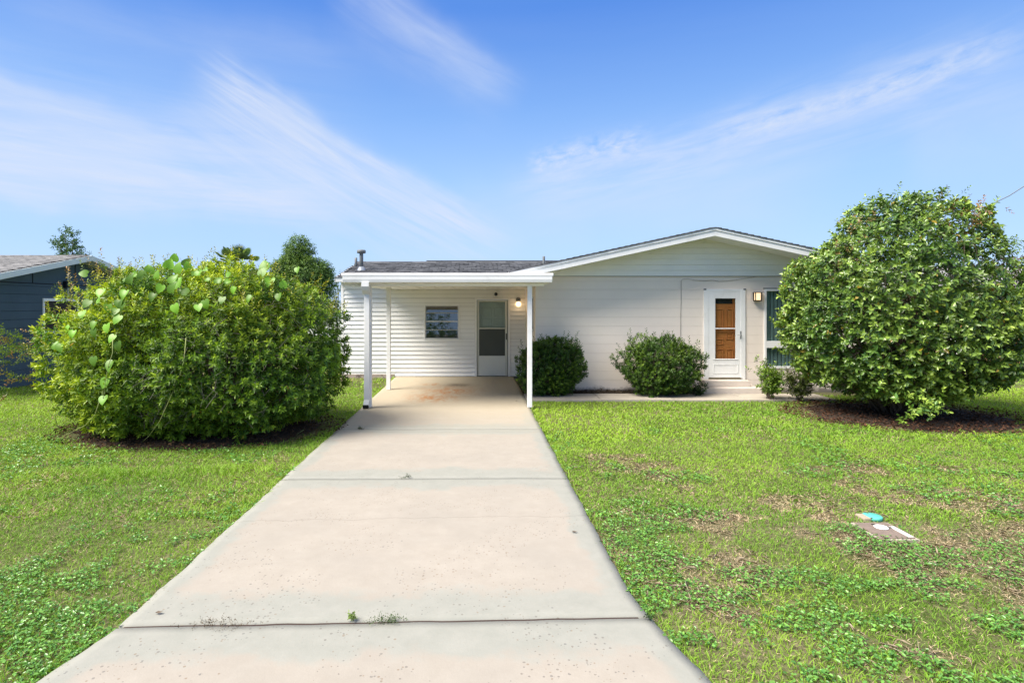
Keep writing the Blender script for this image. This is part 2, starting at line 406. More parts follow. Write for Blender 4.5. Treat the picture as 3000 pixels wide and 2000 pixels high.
def drive_mat():
    m = bpy.data.materials.new('driveway_concrete'); m.use_nodes = True; t = NT(m.node_tree); b = m.node_tree.nodes['Principled BSDF']
    b.inputs['Roughness'].default_value = .88; b.inputs['Specular IOR Level'].default_value = .2
    pos = t.n('ShaderNodeNewGeometry').outputs['Position']
    ed = t.n('ShaderNodeAttribute', attribute_name='edge').outputs['Fac']
    sp = t.n('ShaderNodeSeparateXYZ'); t.put(sp.inputs[0], pos); x, y = sp.outputs[0], sp.outputs[1]
    big = t.noise(pos, 1.3, 5, .6); mid = t.noise(pos, 6, 6, .7); fin = t.noise(pos, 60, 4, .7)
    pink = t.mix(t.mr(mid, .3, .7), (.355, .322, .280), (.312, .280, .240))
    pink = t.mix(t.mr(big, .4, .7, 0, .6), pink, (.285, .262, .23))
    grey = t.mix(t.mr(mid, .3, .7), (.300, .298, .268), (.256, .260, .232))
    e2 = t.m('ADD', t.m('ADD', ed, t.m('MULTIPLY', t.m('SUBTRACT', big, .5), .45)), t.m('MULTIPLY', t.m('SUBTRACT', mid, .5), .22))
    c = t.mix(t.mr(e2, .13, .23, 1, 0, True), pink, grey)
    # yellow tan under the carport: stains, with the shade painted into the colour
    c = t.mix(t.mr(t.m('ADD', y, t.m('MULTIPLY', mid, 1.5)), 8.8, 12.5, 0, .85, True), c, t.mix(mid, (.47, .40, .29), (.39, .33, .235)))
    # aggregate that shows where the surface has worn
    v = t.n('ShaderNodeTexVoronoi', feature='F1'); v.inputs['Scale'].default_value = 52; t.put(v.inputs['Vector'], pos)
    rnd = t.n('ShaderNodeSeparateColor'); t.put(rnd.inputs[0], v.outputs['Color'])
    wear = t.mr(t.noise(pos, 1.7, 3, .5), .42, .62, .05, 1)
    dots = t.m('MULTIPLY', t.m('LESS_THAN', v.outputs['Distance'], t.m('MULTIPLY', t.m('POWER', rnd.outputs[0], 2.0), .46)), t.m('GREATER_THAN', t.m('MULTIPLY', wear, rnd.outputs[1]), .30))
    c = t.mix(t.m('MULTIPLY', dots, t.mr(y, 3, 9, .62, .15)), c, t.mix(rnd.outputs[2], (.20, .14, .09), (.12, .12, .12)))
    c = t.mix(t.mr(fin, .48, .75, 0, .28), c, (.3, .27, .23))
    def spot(cx, cy, rx, ry, wob=.8):
        a_ = t.m('DIVIDE', t.m('SUBTRACT', x, cx), rx); b_ = t.m('DIVIDE', t.m('SUBTRACT', y, cy), ry)
        d = t.m('ADD', t.m('MULTIPLY', a_, a_), t.m('MULTIPLY', b_, b_))
        return t.m('MULTIPLY', t.m('EXPONENT', t.m('MULTIPLY', d, -1.0)), t.mr(t.noise(t.mapping(pos, (1, .45, 1)), 7, 6, .75), .5-wob*.16, .5+wob*.14, 0, 1))
    rust = t.m('MAXIMUM', spot(-.55, 12.75, .60, .70), t.m('MAXIMUM', spot(-1.03, 13.8, .22, .2), spot(-.85, 11.9, .5, .5, .6)))
    c = t.mix(t.m('MULTIPLY', rust, .95), c, (.37, .155, .045))
    oil = spot(-.40, 13.7, .30, .24, 3.0)
    c = t.mix(t.m('MULTIPLY', oil, 1.4, clamp=True), c, (.13, .10, .065))
    # hairline crack across the near slab and dirt streaks by the joints
    def crack(y0, wdt, sl, amt):
        yy = t.m('SUBTRACT', t.m('SUBTRACT', y, y0), t.m('MULTIPLY', x, sl))
        yy = t.m('ADD', yy, t.m('MULTIPLY', t.m('SUBTRACT', t.noise(t.mapping(pos, (1, 0, 0)), 2.2, 6, .6), .5), .22))
        return t.m('MULTIPLY', t.mr(t.m('ABSOLUTE', yy), 0, wdt, 1, 0), amt)
    c = t.mix(crack(5.19, .010, .045, .38), c, (.14, .12, .10))
    c = t.mix(crack(8.66, .012, .0, .35), c, (.14, .12, .10))
    t.put(b.inputs['Base Color'], c)
    bn = t.n('ShaderNodeBump'); bn.inputs['Strength'].default_value = .35; bn.inputs['Distance'].default_value = .004
    t.put(bn.inputs['Height'], t.m('SUBTRACT', fin, t.m('MULTIPLY', dots, .5))); t.put(b.inputs['Normal'], bn.outputs[0]); return m
M['drive'] = drive_mat()
drive = link('driveway', None); tag(drive, kind='structure')
def slab(y0, y1, sk0, sk1, g0, g1):
    """one poured slab between two joints, edges worn and wavy"""
    ny = max(int((y1-y0)/.07), 4); nx = 46
    tt = np.linspace(0, 1, ny); uu = np.linspace(0, 1, nx)
    U, T = np.meshgrid(uu, tt)
    Yb = y0+g0; Ye = y1-g1
    Yc = Yb+(Ye-Yb)*T
    xl = XL(Yc)+(vnoise(np.stack([Yc, Yc*0], -1), 3.1, 5)-.5)*.016+(vnoise(np.stack([Yc, Yc*0], -1), 14, 6)-.5)*.014
    xr = XR(Yc)+(vnoise(np.stack([Yc, Yc*0+3], -1), 2.7, 7)-.5)*.016+(vnoise(np.stack([Yc, Yc*0], -1), 15, 8)-.5)*.014
    Xc = xl+(xr-xl)*U
    wob = (vnoise(np.stack([Xc*1.0, Xc*0], -1), 6, 3)-.5)*.012
    Yw_ = Yc+(sk0*(1-T)+sk1*T)*(Xc+.5)+wob*np.where((T < .03) | (T > .97), 1, 0)
    Z = (fbm(np.stack([Xc, Yc], -1), .8, 11)-.5)*.012
    edge = np.minimum(np.minimum(Xc-xl, xr-Xc), np.minimum((Yc-Yb)*.55+(.3 if y0 > 8 and False else 0), (Ye-Yc)*.55+(2 if y1 > 15 else 0)))
    top = np.stack([Xc, Yw_, Z], -1).reshape(-1, 3)
    idx = np.arange(ny*nx).reshape(ny, nx)
    ring = np.concatenate([idx[0, :], idx[1:, -1], idx[-1, -2::-1], idx[-2:0:-1, 0]])
    low = top[ring].copy(); low[:, 2] = -.12
    lip = top[ring].copy(); top[ring, 2] -= .004
    n0 = len(top); k = np.arange(len(ring)); k2 = (k+1) % len(ring)
    Fq = np.concatenate([np.stack([idx[:-1, :-1].ravel(), idx[:-1, 1:].ravel(), idx[1:, 1:].ravel(), idx[1:, :-1].ravel()], 1),
                         np.stack([ring[k], n0+k, n0+k2, ring[k2]], 1)])
    o = np_mesh('slab', np.concatenate([top, low]), Fq, None, M['drive'], drive)
    at = o.data.attributes.new('edge', 'FLOAT', 'POINT'); ev = np.concatenate([edge.ravel(), np.zeros(len(low))])
    at.data.foreach_set('value', ev.astype(np.float32))
slab(-.9, 3.49, 0, .034, 0, .011); slab(3.49, 6.36, .034, .012, .011, .007); slab(6.36, 8.87, .012, .0, .006, .003); slab(8.87, 15.34, 0, 0, .003, 0)
jd = mat('joint_dirt', (.055, .038, .032), 1)
for (jy, hw) in ((3.49, .075), (6.36, .04), (8.87, .03)): MB().box(-2.12, 1.02, jy-hw, jy+hw, -.13, -.010).build('joint_filler', jd, drive)
for rx in (1,):
    rd = MB().box(-60, 60, -7.6, -1.15, -.2, -.02).build('road', mat('asphalt', (.055, .055, .055), .9, (60, .6), .2, 3)); tag(rd, kind='structure')
walk = MB(); 
wx = [1.06, 2.6, 4.1, 5.6, 7.4]
wk = link('path', None); tag(wk, kind='structure')
M['walk'] = mat('walk_concrete', (.40, .355, .295), .9, (50, .4), .10, 2, dirt=((.30, .27, .23), 3, .5, .6))
for i in range(4):
    MB().box(wx[i]+.005, wx[i+1]-.005, 11.62, 12.42, -.1, -.006+.004*(i % 2)).build('slab', M['walk'], wk, .006)

# mulch under the shrubs
def bed(name, cx, cy, rx, ry, seed):
    n = 60; ring = []
    V = [(cx, cy, GZ+.045)]
    for k in range(n):
        a = 2*math.pi*k/n; q = .82+.36*float(vnoise(np.array([[math.cos(a)*2+seed, math.sin(a)*2]]), 1.3, seed)[0])
        V.append((cx+math.cos(a)*rx*q*.7, cy+math.sin(a)*ry*q*.7, GZ+.035+random.uniform(-.008, .01)))
    for k in range(n):
        a = 2*math.pi*k/n; q = .82+.36*float(vnoise(np.array([[math.cos(a)*2+seed, math.sin(a)*2]]), 1.3, seed)[0])
        V.append((cx+math.cos(a)*rx*q, cy+math.sin(a)*ry*q, GZ-.02))
    Fc = [(0, 1+k, 1+(k+1) % n) for k in range(n)]+[(1+k, 1+n+k, 1+n+(k+1) % n, 1+(k+1) % n) for k in range(n)]
    me = bpy.data.meshes.new(name); me.from_pydata(V, [], Fc); me.materials.append(M['mulch'])
    tag(link(name, me), kind='structure')
HC = (-4.28, 9.05); CC = (7.70, 10.3)
bed('mulch_bed', HC[0], HC[1]+.05, 2.2, 1.45, 2); bed('mulch_bed', CC[0]-.05, CC[1]-.15, 1.95, 1.45, 5)
bb = MB().box(1.10, 4.95, 12.425, 12.88, -.1, -.022).build('mulch_bed', M['mulch']); tag(bb, kind='structure')

# ------------------------------------------------------------ the house
YF, YW = 12.9, 15.37
house = thing('house', 'single storey beige block and white sided house with a low front gable', 'house')
def cells(x0, x1, z0, z1, holes):
    """rectangles that fill x0..x1, z0..z1 around the holes"""
    zs = sorted({z0, z1, *[min(max(h[i], z0), z1) for h in holes for i in (2, 3)]}); out = []
    for a, b in zip(zs[:-1], zs[1:]):
        if b-a < 1e-4: continue
        xs = [(x0, x1)]
        for h in holes:
            if h[2] < (a+b)/2 < h[3]:
                xs = [s for (p, q) in xs for s in ((p, min(q, h[0])), (max(p, h[1]), q)) if s[1]-s[0] > 1e-4]
        out += [(p, q, a, b) for p, q in xs]
    return out
def runs(rows):
    """groups of rectangles that touch each other"""
    gs = []
    for c in rows:
        hit = [g for g in gs if any(min(c[1], o[1])-max(c[0], o[0]) > 1e-4 and (abs(c[2]-o[3]) < 1e-4 or abs(c[3]-o[2]) < 1e-4) for o in g)]
        g = [c]
        for h in hit: g += h; gs.remove(h)
        gs.append(g)
    return gs
def siding(parent, x0, x1, z0, z1, pitch, y, holes, m, clip=None, lap=.023, gap=.005):
    """lapped boards: each one a part, lower edge proud"""
    k = 0; z = z0
    while z < z1-.01:
        za, zb = z, min(z+pitch, z1)
        for rows in runs(cells(x0, x1, za, zb, holes)):
          mb = MB()
          for (p, q, a, b) in rows:
            fy = lambda zz: y-lap-.003+lap*(zz-za)/pitch
            pa, qa, pb, qb = p, q, p, q
            if clip:
                (pa, qa), (pb, qb) = clip(a), clip(b)
                if qa-pa < .03: continue
                if qb-pb < .02: m_ = (pb+qb)/2; pb, qb = m_-.01, m_+.01
            mb.hexa([(pa, fy(a), a+.001), (qa, fy(a), a+.001), (qa, y, a+.001), (pa, y, a+.001), (pb, fy(b), b-gap), (qb, fy(b), b-gap), (qb, y, b-gap), (pb, y, b-gap)])
          if mb.v: mb.build('siding_board', m, parent)
        z += pitch; k += 1
# carport wall (white siding)
WX0, WX1 = -3.59, 1.37
dh = (X_(1095.5, YW), X_(1166.5, YW), 0.0, Z_(688.5, YW)); wh = (X_(976.5, YW), X_(1053.5, YW), Z_(778, YW), Z_(701.5, YW))
ztop = 2.62
wall = MB()
for (p, q, a, b) in cells(WX0, WX1, 0.005, ztop, [dh, wh]): wall.box(p, q, YW, YW+.14, a, b)
wall.box(WX0, WX0+.14, YW+.142, 20.0, 0, ztop)
uw = wall.build('wall', mat('sheathing_gap_shade', (.42, .42, .40), .8), house)  # grey set to read as shade in the gaps between boards
pit = .1165
siding(uw, X_(790, YW), X_(1207, YW), .005, 2.36, pit, YW-.001, [wh, (dh[0]-.064, dh[1]+.064, 0, dh[3]+.047)], M['vinyl'])
siding(uw, X_(790, YW), WX1, 2.362, ztop, pit, YW-.001, [], M['vinyl'])
MB().box(WX0-.01, X_(790, YW)-.002, YW-.028, YW-.002, .06, ztop).build('corner_trim', M['trim'], uw, .004)
MB().box(X_(1207, YW)+.002, WX1, YW-.026, YW-.002, 0.01, 2.36).build('corner_trim', M['trim'], uw, .003)
MB().box(WX0+.02, -2.16, YW-.034, YW-.003, -.12, .062).build('foundation', M['foundation'], house)
MB().box(-2.155, WX1, YW-.030, YW-.021, .001, .012).build('base_flashing', M['steel'], house)
# carport window: four stacked lites
def frame_boxes(x0, x1, z0, z1, t, y0, y1):
    return MB().box(x0, x1, y0, y1, z0, z0+t).box(x0, x1, y0, y1, z1-t, z1).box(x0, x0+t, y0, y1, z0+t, z1-t).box(x1-t, x1, y0, y1, z0+t, z1-t)
win = link('window', None, house)
frame_boxes(wh[0]-.028, wh[1]+.028, wh[2]-.028, wh[3]+.028, .027, YW-.035, YW-.002).build('trim', M['vinyl'], win, .003)
frame_boxes(wh[0], wh[1], wh[2], wh[3], .025, YW-.012, YW+.05).build('frame', M['alu'], win, .002)
zz = [wh[2]+.03]+[Z_(p, YW) for p in (757.5, 738, 718.6)]+[wh[3]-.02]
for k in range(4):
    th = .022 if k == 2 else .014
    if k: MB().box(wh[0]+.026, wh[1]-.026, YW-.006, YW+.026, zz[k]-th/2, zz[k]+th/2).build('rail', M['trim'] if k == 2 else M['alu'], win, .002)
    p = MB(); tl = (.0072, .0085, .0068, .0050)[k]
    x0, x1 = wh[0]+.026, wh[1]-.026; a, b = zz[k]+.012, zz[k+1]-.012
    p.hexa([(x0, YW-.004+.016, a), (x1, YW-.004+.016, a), (x1, YW+.002+.016, a), (x0, YW+.002+.016, a), (x0, YW+.016, b), (x1, YW+.016, b), (x1, YW+.006+.016, b), (x0, YW+.006+.016, b)])
    p.v = [(q[0], q[1]+(tl if j > 3 else 0), q[2]) for j, q in enumerate(p.v)]
    p.build('pane', M['glass'], win)
MB().box(wh[0]-.02, wh[1]+.02, YW+.145, YW+.16, wh[2]-.02, wh[3]+.02).build('dark_backing', mat('brown_backing', (.05, .04, .036), .8, None, .2, 3), win)  # dark sheet standing in for the shaded room behind the window
for k in range(14):
    MB().box(wh[0]+.03, wh[1]-.03, YW+.09, YW+.104, wh[2]+.03+k*.022, wh[2]+.031+k*.022+.002).build('blind_slat', M['blind_pale'], win)
# carport door: aluminium storm door in front of a white panel door
dr = link('door', None, house)
frame_boxes(dh[0]-.062, dh[1]+.062, -.2, dh[3]+.045, .042, YW-.040, YW-.002)
cz = MB().box(dh[0]-.062, dh[0]-.004, YW-.04, YW-.002, .003, dh[3]+.045).box(dh[1]+.004, dh[1]+.062, YW-.04, YW-.002, .003, dh[3]+.045).box(dh[0]-.004, dh[1]+.004, YW-.04, YW-.002, dh[3]+.004, dh[3]+.045)
cz.build('casing', M['vinyl'], dr, .003)
ix0, ix1 = dh[0]+.016, dh[1]-.014; gz1, gz0 = Z_(693, YW), Z_(777.5, YW)
gx0, gx1 = X_(1100.5, YW), X_(1160, YW); zm1, zm0 = Z_(773.3+0, YW), Z_(0, YW)
zmt, zmb = Z_((850+575/5.227)*.784, YW), Z_((850+592/5.227)*.784, YW); zbt = Z_((850+1003/5.227)*.784, YW)
st = MB().box(ix0, gx0, YW-.020, YW+.012, .015, dh[3]-.008).box(gx1, ix1, YW-.020, YW+.012, .015, dh[3]-.008).box(gx0, gx1, YW-.020, YW+.012, gz1, dh[3]-.008)
st.box(gx0, gx1, YW-.018, YW+.010, zmb, zmt)
st.build('frame', mat('cream_aluminium', (.62, .63, .56), .45), dr, .003)
MB().box(gx0, gx1, YW-.014, YW+.006, .02, zbt).build('kick_panel', mat('cream_panel', (.70, .72, .68), .45, None, .03, 3, dirt=((.5, .48, .4), 3, .6, .3)), dr, .002)
MB().box(gx0, gx1, YW-.006, YW-.002, zmt, gz1).build('pane', M['glass_clear'], dr)
MB().box(gx0, gx1, YW-.004, YW+.000, zbt+.001, zmb-.001).build('screen', M['screen'], dr)
ind = MB().box(dh[0]+.002, dh[1]-.002, YW+.05, YW+.09, .01, dh[3]-.002).build('inner_door', M['storm_grey'], dr)
for (a, b, z0, z1) in ((.15, .42, 1.62, 1.85), (.48, .75, 1.62, 1.85), (.15, .42, .95, 1.55), (.48, .75, .95, 1.55)):
    wdt = dh[1]-dh[0]
    frame_boxes(dh[0]+a/.9*wdt, dh[0]+b/.9*wdt, z0, z1, .018, YW+.040, YW+.050).build('moulding', M['storm_grey'], ind, .004)
hx = X_((1200+1480/5.227)*.784, YW)
hd = MB().box(hx-.012, hx+.012, YW-.035, YW-.021, Z_(849+0, YW)+10, Z_(849, YW)+10.001)
MB().box(hx-.013, hx+.013, YW-.046, YW-.020, Z_((850+755/5.227)*.784, YW), Z_((850+660/5.227)*.784, YW)).build('handle', M['black'], dr, .006)
MB().box(hx-.055, hx-.035, YW-.002, YW+.03, Z_((850+880/5.227)*.784, YW), Z_((850+770/5.227)*.784, YW)).build('handle', M['black'], dr, .006)

# main block wall
HX0, HX1 = 1.38, 8.96; PKX = 5.17
rdh = (X_(1619, YF), X_(1708, YF), .25, Z_(664, YF)); rwh = (X_(1754.5, YF), X_(1754.5, YF)+1.75, Z_(846, YF), Z_(663, YF))
core = MB()
for (p, q, a, b) in cells(HX0+.01, HX1-.01, -.1, 2.60, [rdh, rwh]): core.box(p, q, YF+.006, YF+.16, a, b)
core.box(HX1-.17, HX1-.012, YF+.162, 22, -.1, 2.6)
fwall = core.build('wall', mat('block_joint', (.72, .635, .56), .9), house)
def blockcourse(z0, z1, parent):
    g = .002
    for rows in runs(cells(HX0, HX1, z0+g, z1-g, [rdh, rwh])):
        mb = MB()
        for (p, q, a, b) in rows: mb.box(p, q, YF, YF+.02, a, b)
        mb.build('block_course', M['block_dirty'] if z0 < .1 else M['block'], parent, .0022)
def dirty():
    m = mat('block_paint_stained', (.83, .735, .65), .75, (55, .35, .004), .05, 1.2); t = NT(m.node_tree); b = m.node_tree.nodes['Principled BSDF']
    pos = t.n('ShaderNodeNewGeometry').outputs['Position']; sp = t.n('ShaderNodeSeparateXYZ'); t.put(sp.inputs[0], pos)
    old = b.inputs['Base Color'].links[0].from_socket
    nz = t.noise(pos, 5, 7, .7)
    h = t.mr(t.m('ADD', sp.outputs[2], t.m('MULTIPLY', nz, -.30)), -.16, -.05, 1, 0, True)
    c = t.mix(t.m('MULTIPLY', h, .85), old, (.10, .085, .075)); t.put(b.inputs['Base Color'], c); return m
M['block_dirty'] = dirty()
zc = [-.06]+[.0225+.2035*k for k in range(1, 13)]+[2.595]
zc = [-.06, .022]+[.2255+.2035*k for k in range(0, 12)]+[2.595]
zc = [z for z in zc if z <= 2.595]
for a, b in zip(zc[:-1], zc[1:]):
    if b-a > .02: blockcourse(a, b, fwall)
# side wall of the main block, facing the carport
swh = (13.35, 14.75, 1.3, 2.12)
side = MB()
for (p, q, a, b) in cells(YF+.161, YW+.0, -.1, 2.60, [swh]): side.box(HX0+.001, HX0+.15, p, q, a, b)
side.box(HX0+.002, HX0+.009, YF+.021, YF+.160, -.1, 2.6)
swall = side.build('wall', M['block'], house)
swn = link('window', None, house)
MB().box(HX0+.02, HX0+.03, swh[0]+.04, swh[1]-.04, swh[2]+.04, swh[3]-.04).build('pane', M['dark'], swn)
f_ = MB().box(HX0-.01, HX0+.05, swh[0], swh[0]+.04, swh[2], swh[3]).box(HX0-.01, HX0+.05, swh[1]-.04, swh[1], swh[2], swh[3]).box(HX0-.01, HX0+.05, swh[0]+.04, swh[1]-.04, swh[3]-.04, swh[3]).box(HX0-.03, HX0+.05, swh[0]+.04, swh[1]-.04, swh[2], swh[2]+.04)
f_.build('frame', M['alu'], swn)
# gable
YG = 12.25; ZPK = Z_(520, YG); SL = .2165
zt = lambda x: ZPK-SL*abs(x-PKX)                       # top of the shingles at the rake
EX0 = .80; EX1 = 2*PKX-EX0
thick = .17
gz_in = lambda x: zt(x)-.035-.165                      # soffit height
def gclip(z):
    d = (gz_in(PKX)+.01-z)/SL
    return (max(HX0-.01, PKX-d), min(HX1+.01, PKX+d)) if d > 0 else (PKX, PKX)
gw = MB().prism([(HX0, 2.601), (HX1, 2.601), (HX1, gz_in(HX1)), (PKX, gz_in(PKX)), (HX0, gz_in(HX0))], 'y', YF-.004, YF+.15).build('gable_wall', M['gable'], house)
siding(gw, HX0, HX1, 2.585, gz_in(PKX)+.0, .1255, YF-.006, [], M['gable'], gclip, .018, .002)
MB().box(HX0-.005, HX1+.005, YF-.030, YF-.001, 2.572, 2.584).build('shadow_strip', mat('strip_shadow', (.3, .3, .28), .8), gw)  # dark strip drawn as the shadow line below the gable siding
roof = link('roof', None, house)
def rake(sgn, z0, z1, y0, y1, m, name, ext=0):
    xe = EX0-ext if sgn < 0 else EX1+ext
    MB().prism([(PKX, zt(PKX)+z0), (PKX, zt(PKX)+z1), (xe, zt(xe)+z1), (xe, zt(xe)+z0)], 'y', y0, y1).build(name, m, roof, 0 if name == 'deck' else .004)
for sg in (-1, 1):
    rake(sg, -.085, -.034, YG-.03, YG+.0, M['trim'], 'fascia', .02)
    rake(sg, -.205, -.0855, YG-.012, YG+.02, M['trim'], 'fascia')
    rake(sg, -.200, -.190, YG+.021, YF-.008, M['trim'], 'soffit')
    rake(sg, -.14, -.040, YG+.021, 22.0, M['felt'], 'deck')
# side eave fascias
for xe in (EX0, EX1):
    s_ = 1 if xe == EX0 else -1
    MB().box(xe-.022*s_, xe, YG-.012, 22, zt(xe)-.205, zt(xe)-.034).build('fascia', M['trim'], roof, .004)
    MB().box(xe+.002*s_, (HX0 if s_ > 0 else HX1)-.002*s_, YG+.022, 22, zt(xe)-.198, zt(xe)-.188).build('soffit', M['trim'], roof)
# shingle courses of the gable: long courses whose ends make the stepped dark line along the rake
sw = math.hypot(1, SL)
nC = 32; run = (PKX-EX0+.06)/nC
for sg in (-1, 1):
    for k in range(nC):
        xa = PKX+sg*(PKX-EX0+.06-run*k); xb = PKX+sg*(PKX-EX0+.06-run*(k+1)-.03) if k < nC-1 else PKX
        za, zb = zt(xa), zt(xb); yo = YG-.045+random.uniform(-.004, .004)
        MB().prism([(xa, za-.030), (xb, zb-.033), (xb, zb-.018), (xa, za-.006+.006)], 'y', yo, 22.02).build('shingle_course', M['shingle'], roof)
# low-pitched roof over the carport side: dark shingles
E0, R0 = 15.0, 17.85; ZE, ZR = 2.665, 3.265; RX0 = -3.68
RX1 = 2.2
uroof = link('roof', None, house)
MB().prism([(E0+.02, ZE-.05), (E0+.02, ZE-.032), (R0, ZR-.032), (20.7, ZE-.03), (20.7, ZE-.12), (R0, ZR-.12)], 'x', RX0+.03, RX1).build('deck', M['felt'], uroof)
MB().box(RX0+.01, RX1-1.4, E0-.012, E0+.018, ZE-.13, ZE-.02).build('fascia', M['trim'], uroof, .003)
MB().prism([(E0-.012, ZE-.14), (E0-.012, ZE-.018), (R0, ZR-.018), (20.7, ZE-.018), (20.7, ZE-.14), (R0, ZR-.14)], 'x', RX0, RX0+.028).build('fascia', M['trim'], uroof, .003)
MB().box(RX0+.03, -2.45, E0+.02, YW-.03, ZE-.125, ZE-.115).build('soffit', M['trim'], uroof)
def shingle_field(parent, org, ux, vy, nu, nv, exp, wd, m, blank=lambda p: False, cap=300, keyf=None):
    """tabs laid in staggered courses; the 300 that show largest are parts, the rest one joined part"""
    ux = Vector(ux).normalized(); vy = Vector(vy).normalized(); nn = ux.cross(vy); nn = nn if nn.z > 0 else -nn
    var = []
    for w_ in (.92, 1.0, .8, .97):
        t = .011*w_
        mb = MB(); L = exp*1.12; hw = wd*w_/2
        lo = [ux*-hw, ux*hw, ux*hw+vy*L, ux*-hw+vy*L]
        mb.hexa([p for p in lo]+[lo[0]+nn*t, lo[1]+nn*t, lo[2]+nn*.003, lo[3]+nn*.003]); var.append(mb)
    meshes = [v.mesh('shingle', m) for v in var]
    spots = []
    for j in range(nv):
        for i in range(nu):
            p = Vector(org)+vy*(exp*j)+ux*(wd*(i+.5+.5*(j % 2)+random.uniform(-.06, .06)))+nn*random.uniform(.001, .004)
            if not blank(p): spots.append(p)
    spots.sort(key=lambda p: (p-Vector((0, 0, H))).length)
    for p in spots[:cap]: link('shingle', random.choice(meshes), parent, p)
    if len(spots) > cap:
        mb = MB()
        for p in spots[cap:]:
            v = random.choice(var); i = len(mb.v); mb.v += [tuple(Vector(q)+p) for q in v.v]; mb.f += [tuple(i+a for a in f) for f in v.f]
        tag(mb.build('shingles', m, parent), kind='stuff')
uv = (0, R0-E0, ZR-ZE); ul = math.hypot(R0-E0, ZR-ZE)
shingle_field(uroof, (RX0-.02, E0-.03, ZE-.021), (1, 0, 0), uv, int((RX1-RX0)/.25), int(ul/.128)+1, .13, .25, M['shingle'],
              lambda p: p.x > EX0+.02 and p.z < zt(p.x)-.05)
# ridge caps
cmb = [MB().prism([(R0-.14, ZR-.05), (R0, ZR+.018), (R0+.14, ZR-.05), (R0, ZR+.004)], 'x', 0, .27).mesh('ridge_cap', M['shingle'])]
for k in range(24): link('ridge_cap', cmb[0], uroof, (RX0+k*.245, 0, random.uniform(0, .006)))
MB().prism([(R0+.2, ZR-.03), (R0+.22, ZR+.07), (R0+.6, ZR+.0)], 'x', X_(978, R0), 3.0).build('ridge_cap', M['shingle'], uroof)
# pipes
vp = link('vent_pipe', None, uroof)
vx, vy_ = X_(830, 16.3), 16.3
MB().lathe((vx, vy_, 2.86), [(.055, 0), (.055, .55), (.05, .56)], 16).build('flue', M['steel'], vp, 0, True)
MB().lathe((vx, vy_, 3.40), [(.06, 0), (.125, .005), (.125, .085), (.10, .10)], 16).build('cap', M['steel'], vp, 0, True)
MB().lathe((vx, vy_, 2.90), [(.17, -.05), (.12, .03), (.07, .12)], 16).build('flashing', mat('lead_flashing', (.30, .33, .38), .4, metal=.5), vp, 0, True)
MB().lathe((X_(817.5, 16.9), 16.9, 2.95), [(.04, 0), (.04, .37), (.03, .375)], 12).build('vent_pipe', M['steel'], uroof, 0, True)
MB().lathe((X_(1249, 15.6), 15.6, 2.65), [(.035, 0), (.035, .60), (.028, .61)], 12).build('vent_pipe', M['steel'], roof, 0, True)

# front door with full-view storm door
fd = link('door', None, house)
ox0, ox1, oz0, oz1 = rdh
c_ = MB().box(ox0-.03, ox0+.075, YF-.030, YF-.002, .25, oz1+.0).box(ox1-.075, ox1+.03, YF-.030, YF-.002, .25, oz1).box(ox0+.075, ox1-.075, YF-.028, YF-.002, oz1-.055, oz1)
c_.build('casing', M['trim'], fd, .004)
MB().box(ox0-.03-.01, ox0+.02, YF-.034, YF-.031, oz1-.02, oz1+.012).build('drip_cap', M['steel'], fd)
MB().box(ox1-.02, ox1+.04, YF-.034, YF-.031, oz1-.02, oz1+.012).build('drip_cap', M['steel'], fd)
q6 = lambda zx, zy: ((2000+zx/3.92)*.784, (800+zy/3.92)*.784)
dx0, dx1 = X_(q6(290, 0)[0], YF), X_(q6(678, 0)[0], YF)
gx0, gx1 = X_(q6(370, 0)[0], YF), X_(q6(605, 0)[0], YF)
gzt, gzb, dzt, dzb = (Z_(q6(0, v)[1], YF) for v in (290, 982, 203, 1197))
MB().box(dx0, gx0, YF-.024, YF+.01, dzb, dzt).box(gx1, dx1, YF-.024, YF+.01, dzb, dzt).box(gx0, gx1, YF-.024, YF+.01, gzt, dzt).box(gx0, gx1, YF-.024, YF+.01, dzb, gzb).build('frame', M['trim'], fd, .003)
zmid = Z_(q6(0, 635)[1], YF)
MB().box(gx0, gx1, YF-.020, YF+.004, zmid-.012, zmid+.012).build('mullion', M['trim'], fd, .002)
MB().box(gx0-.055, gx1+.05, YF-.034, YF-.0245, gzb-.022, gzb-.006).build('ledge', M['trim'], fd, .003)
for (za, zb) in ((1045, 1150),):
    a, b = Z_(q6(0, zb)[1], YF), Z_(q6(0, za)[1], YF)
    frame_boxes(gx0-.05, gx1+.05, a, b, .018, YF-.031, YF-.0245).build('moulding', M['trim'], fd, .005)
MB().box(gx0+.0, gx1-.0, YF-.008, YF-.004, gzb+.002, zmid-.013).build('pane', M['glass_clear'], fd)
MB().box(gx0+.0, gx1-.0, YF-.008, YF-.004, zmid+.013, gzt-.002).build('pane', M['glass_clear'], fd)
wd_ = MB().box(dx0, dx1, YF+.045, YF+.085, .28, dzt+.02).build('wooden_door', M['wood_door'], fd)
cxm = (gx0+gx1)/2+.01
for (a, b, z0, z1) in ((gx0-.02, cxm-.03, 1.37, 1.84), (cxm+.03, gx1-.03, 1.37, 1.84), (gx0-.02, cxm-.03, 1.02, 1.16), (gx0-.02, cxm-.03, .42, .93), (cxm+.03, gx1-.03, .42, .93), (cxm+.03, gx1-.03, 1.14, 1.30)):
    frame_boxes(a, b, z0, z1, .022, YF+.030, YF+.045).build('moulding', M['wood_door'], wd_, .006)
    MB().box(a+.05, b-.05, YF+.036, YF+.045, z0+.05, z1-.05).build('raised_panel', M['wood_door'], wd_, .008)
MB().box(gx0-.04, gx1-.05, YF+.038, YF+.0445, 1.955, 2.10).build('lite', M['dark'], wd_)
hx = X_(q6(662, 0)[0], YF); hz = Z_(q6(0, 708)[1], YF)
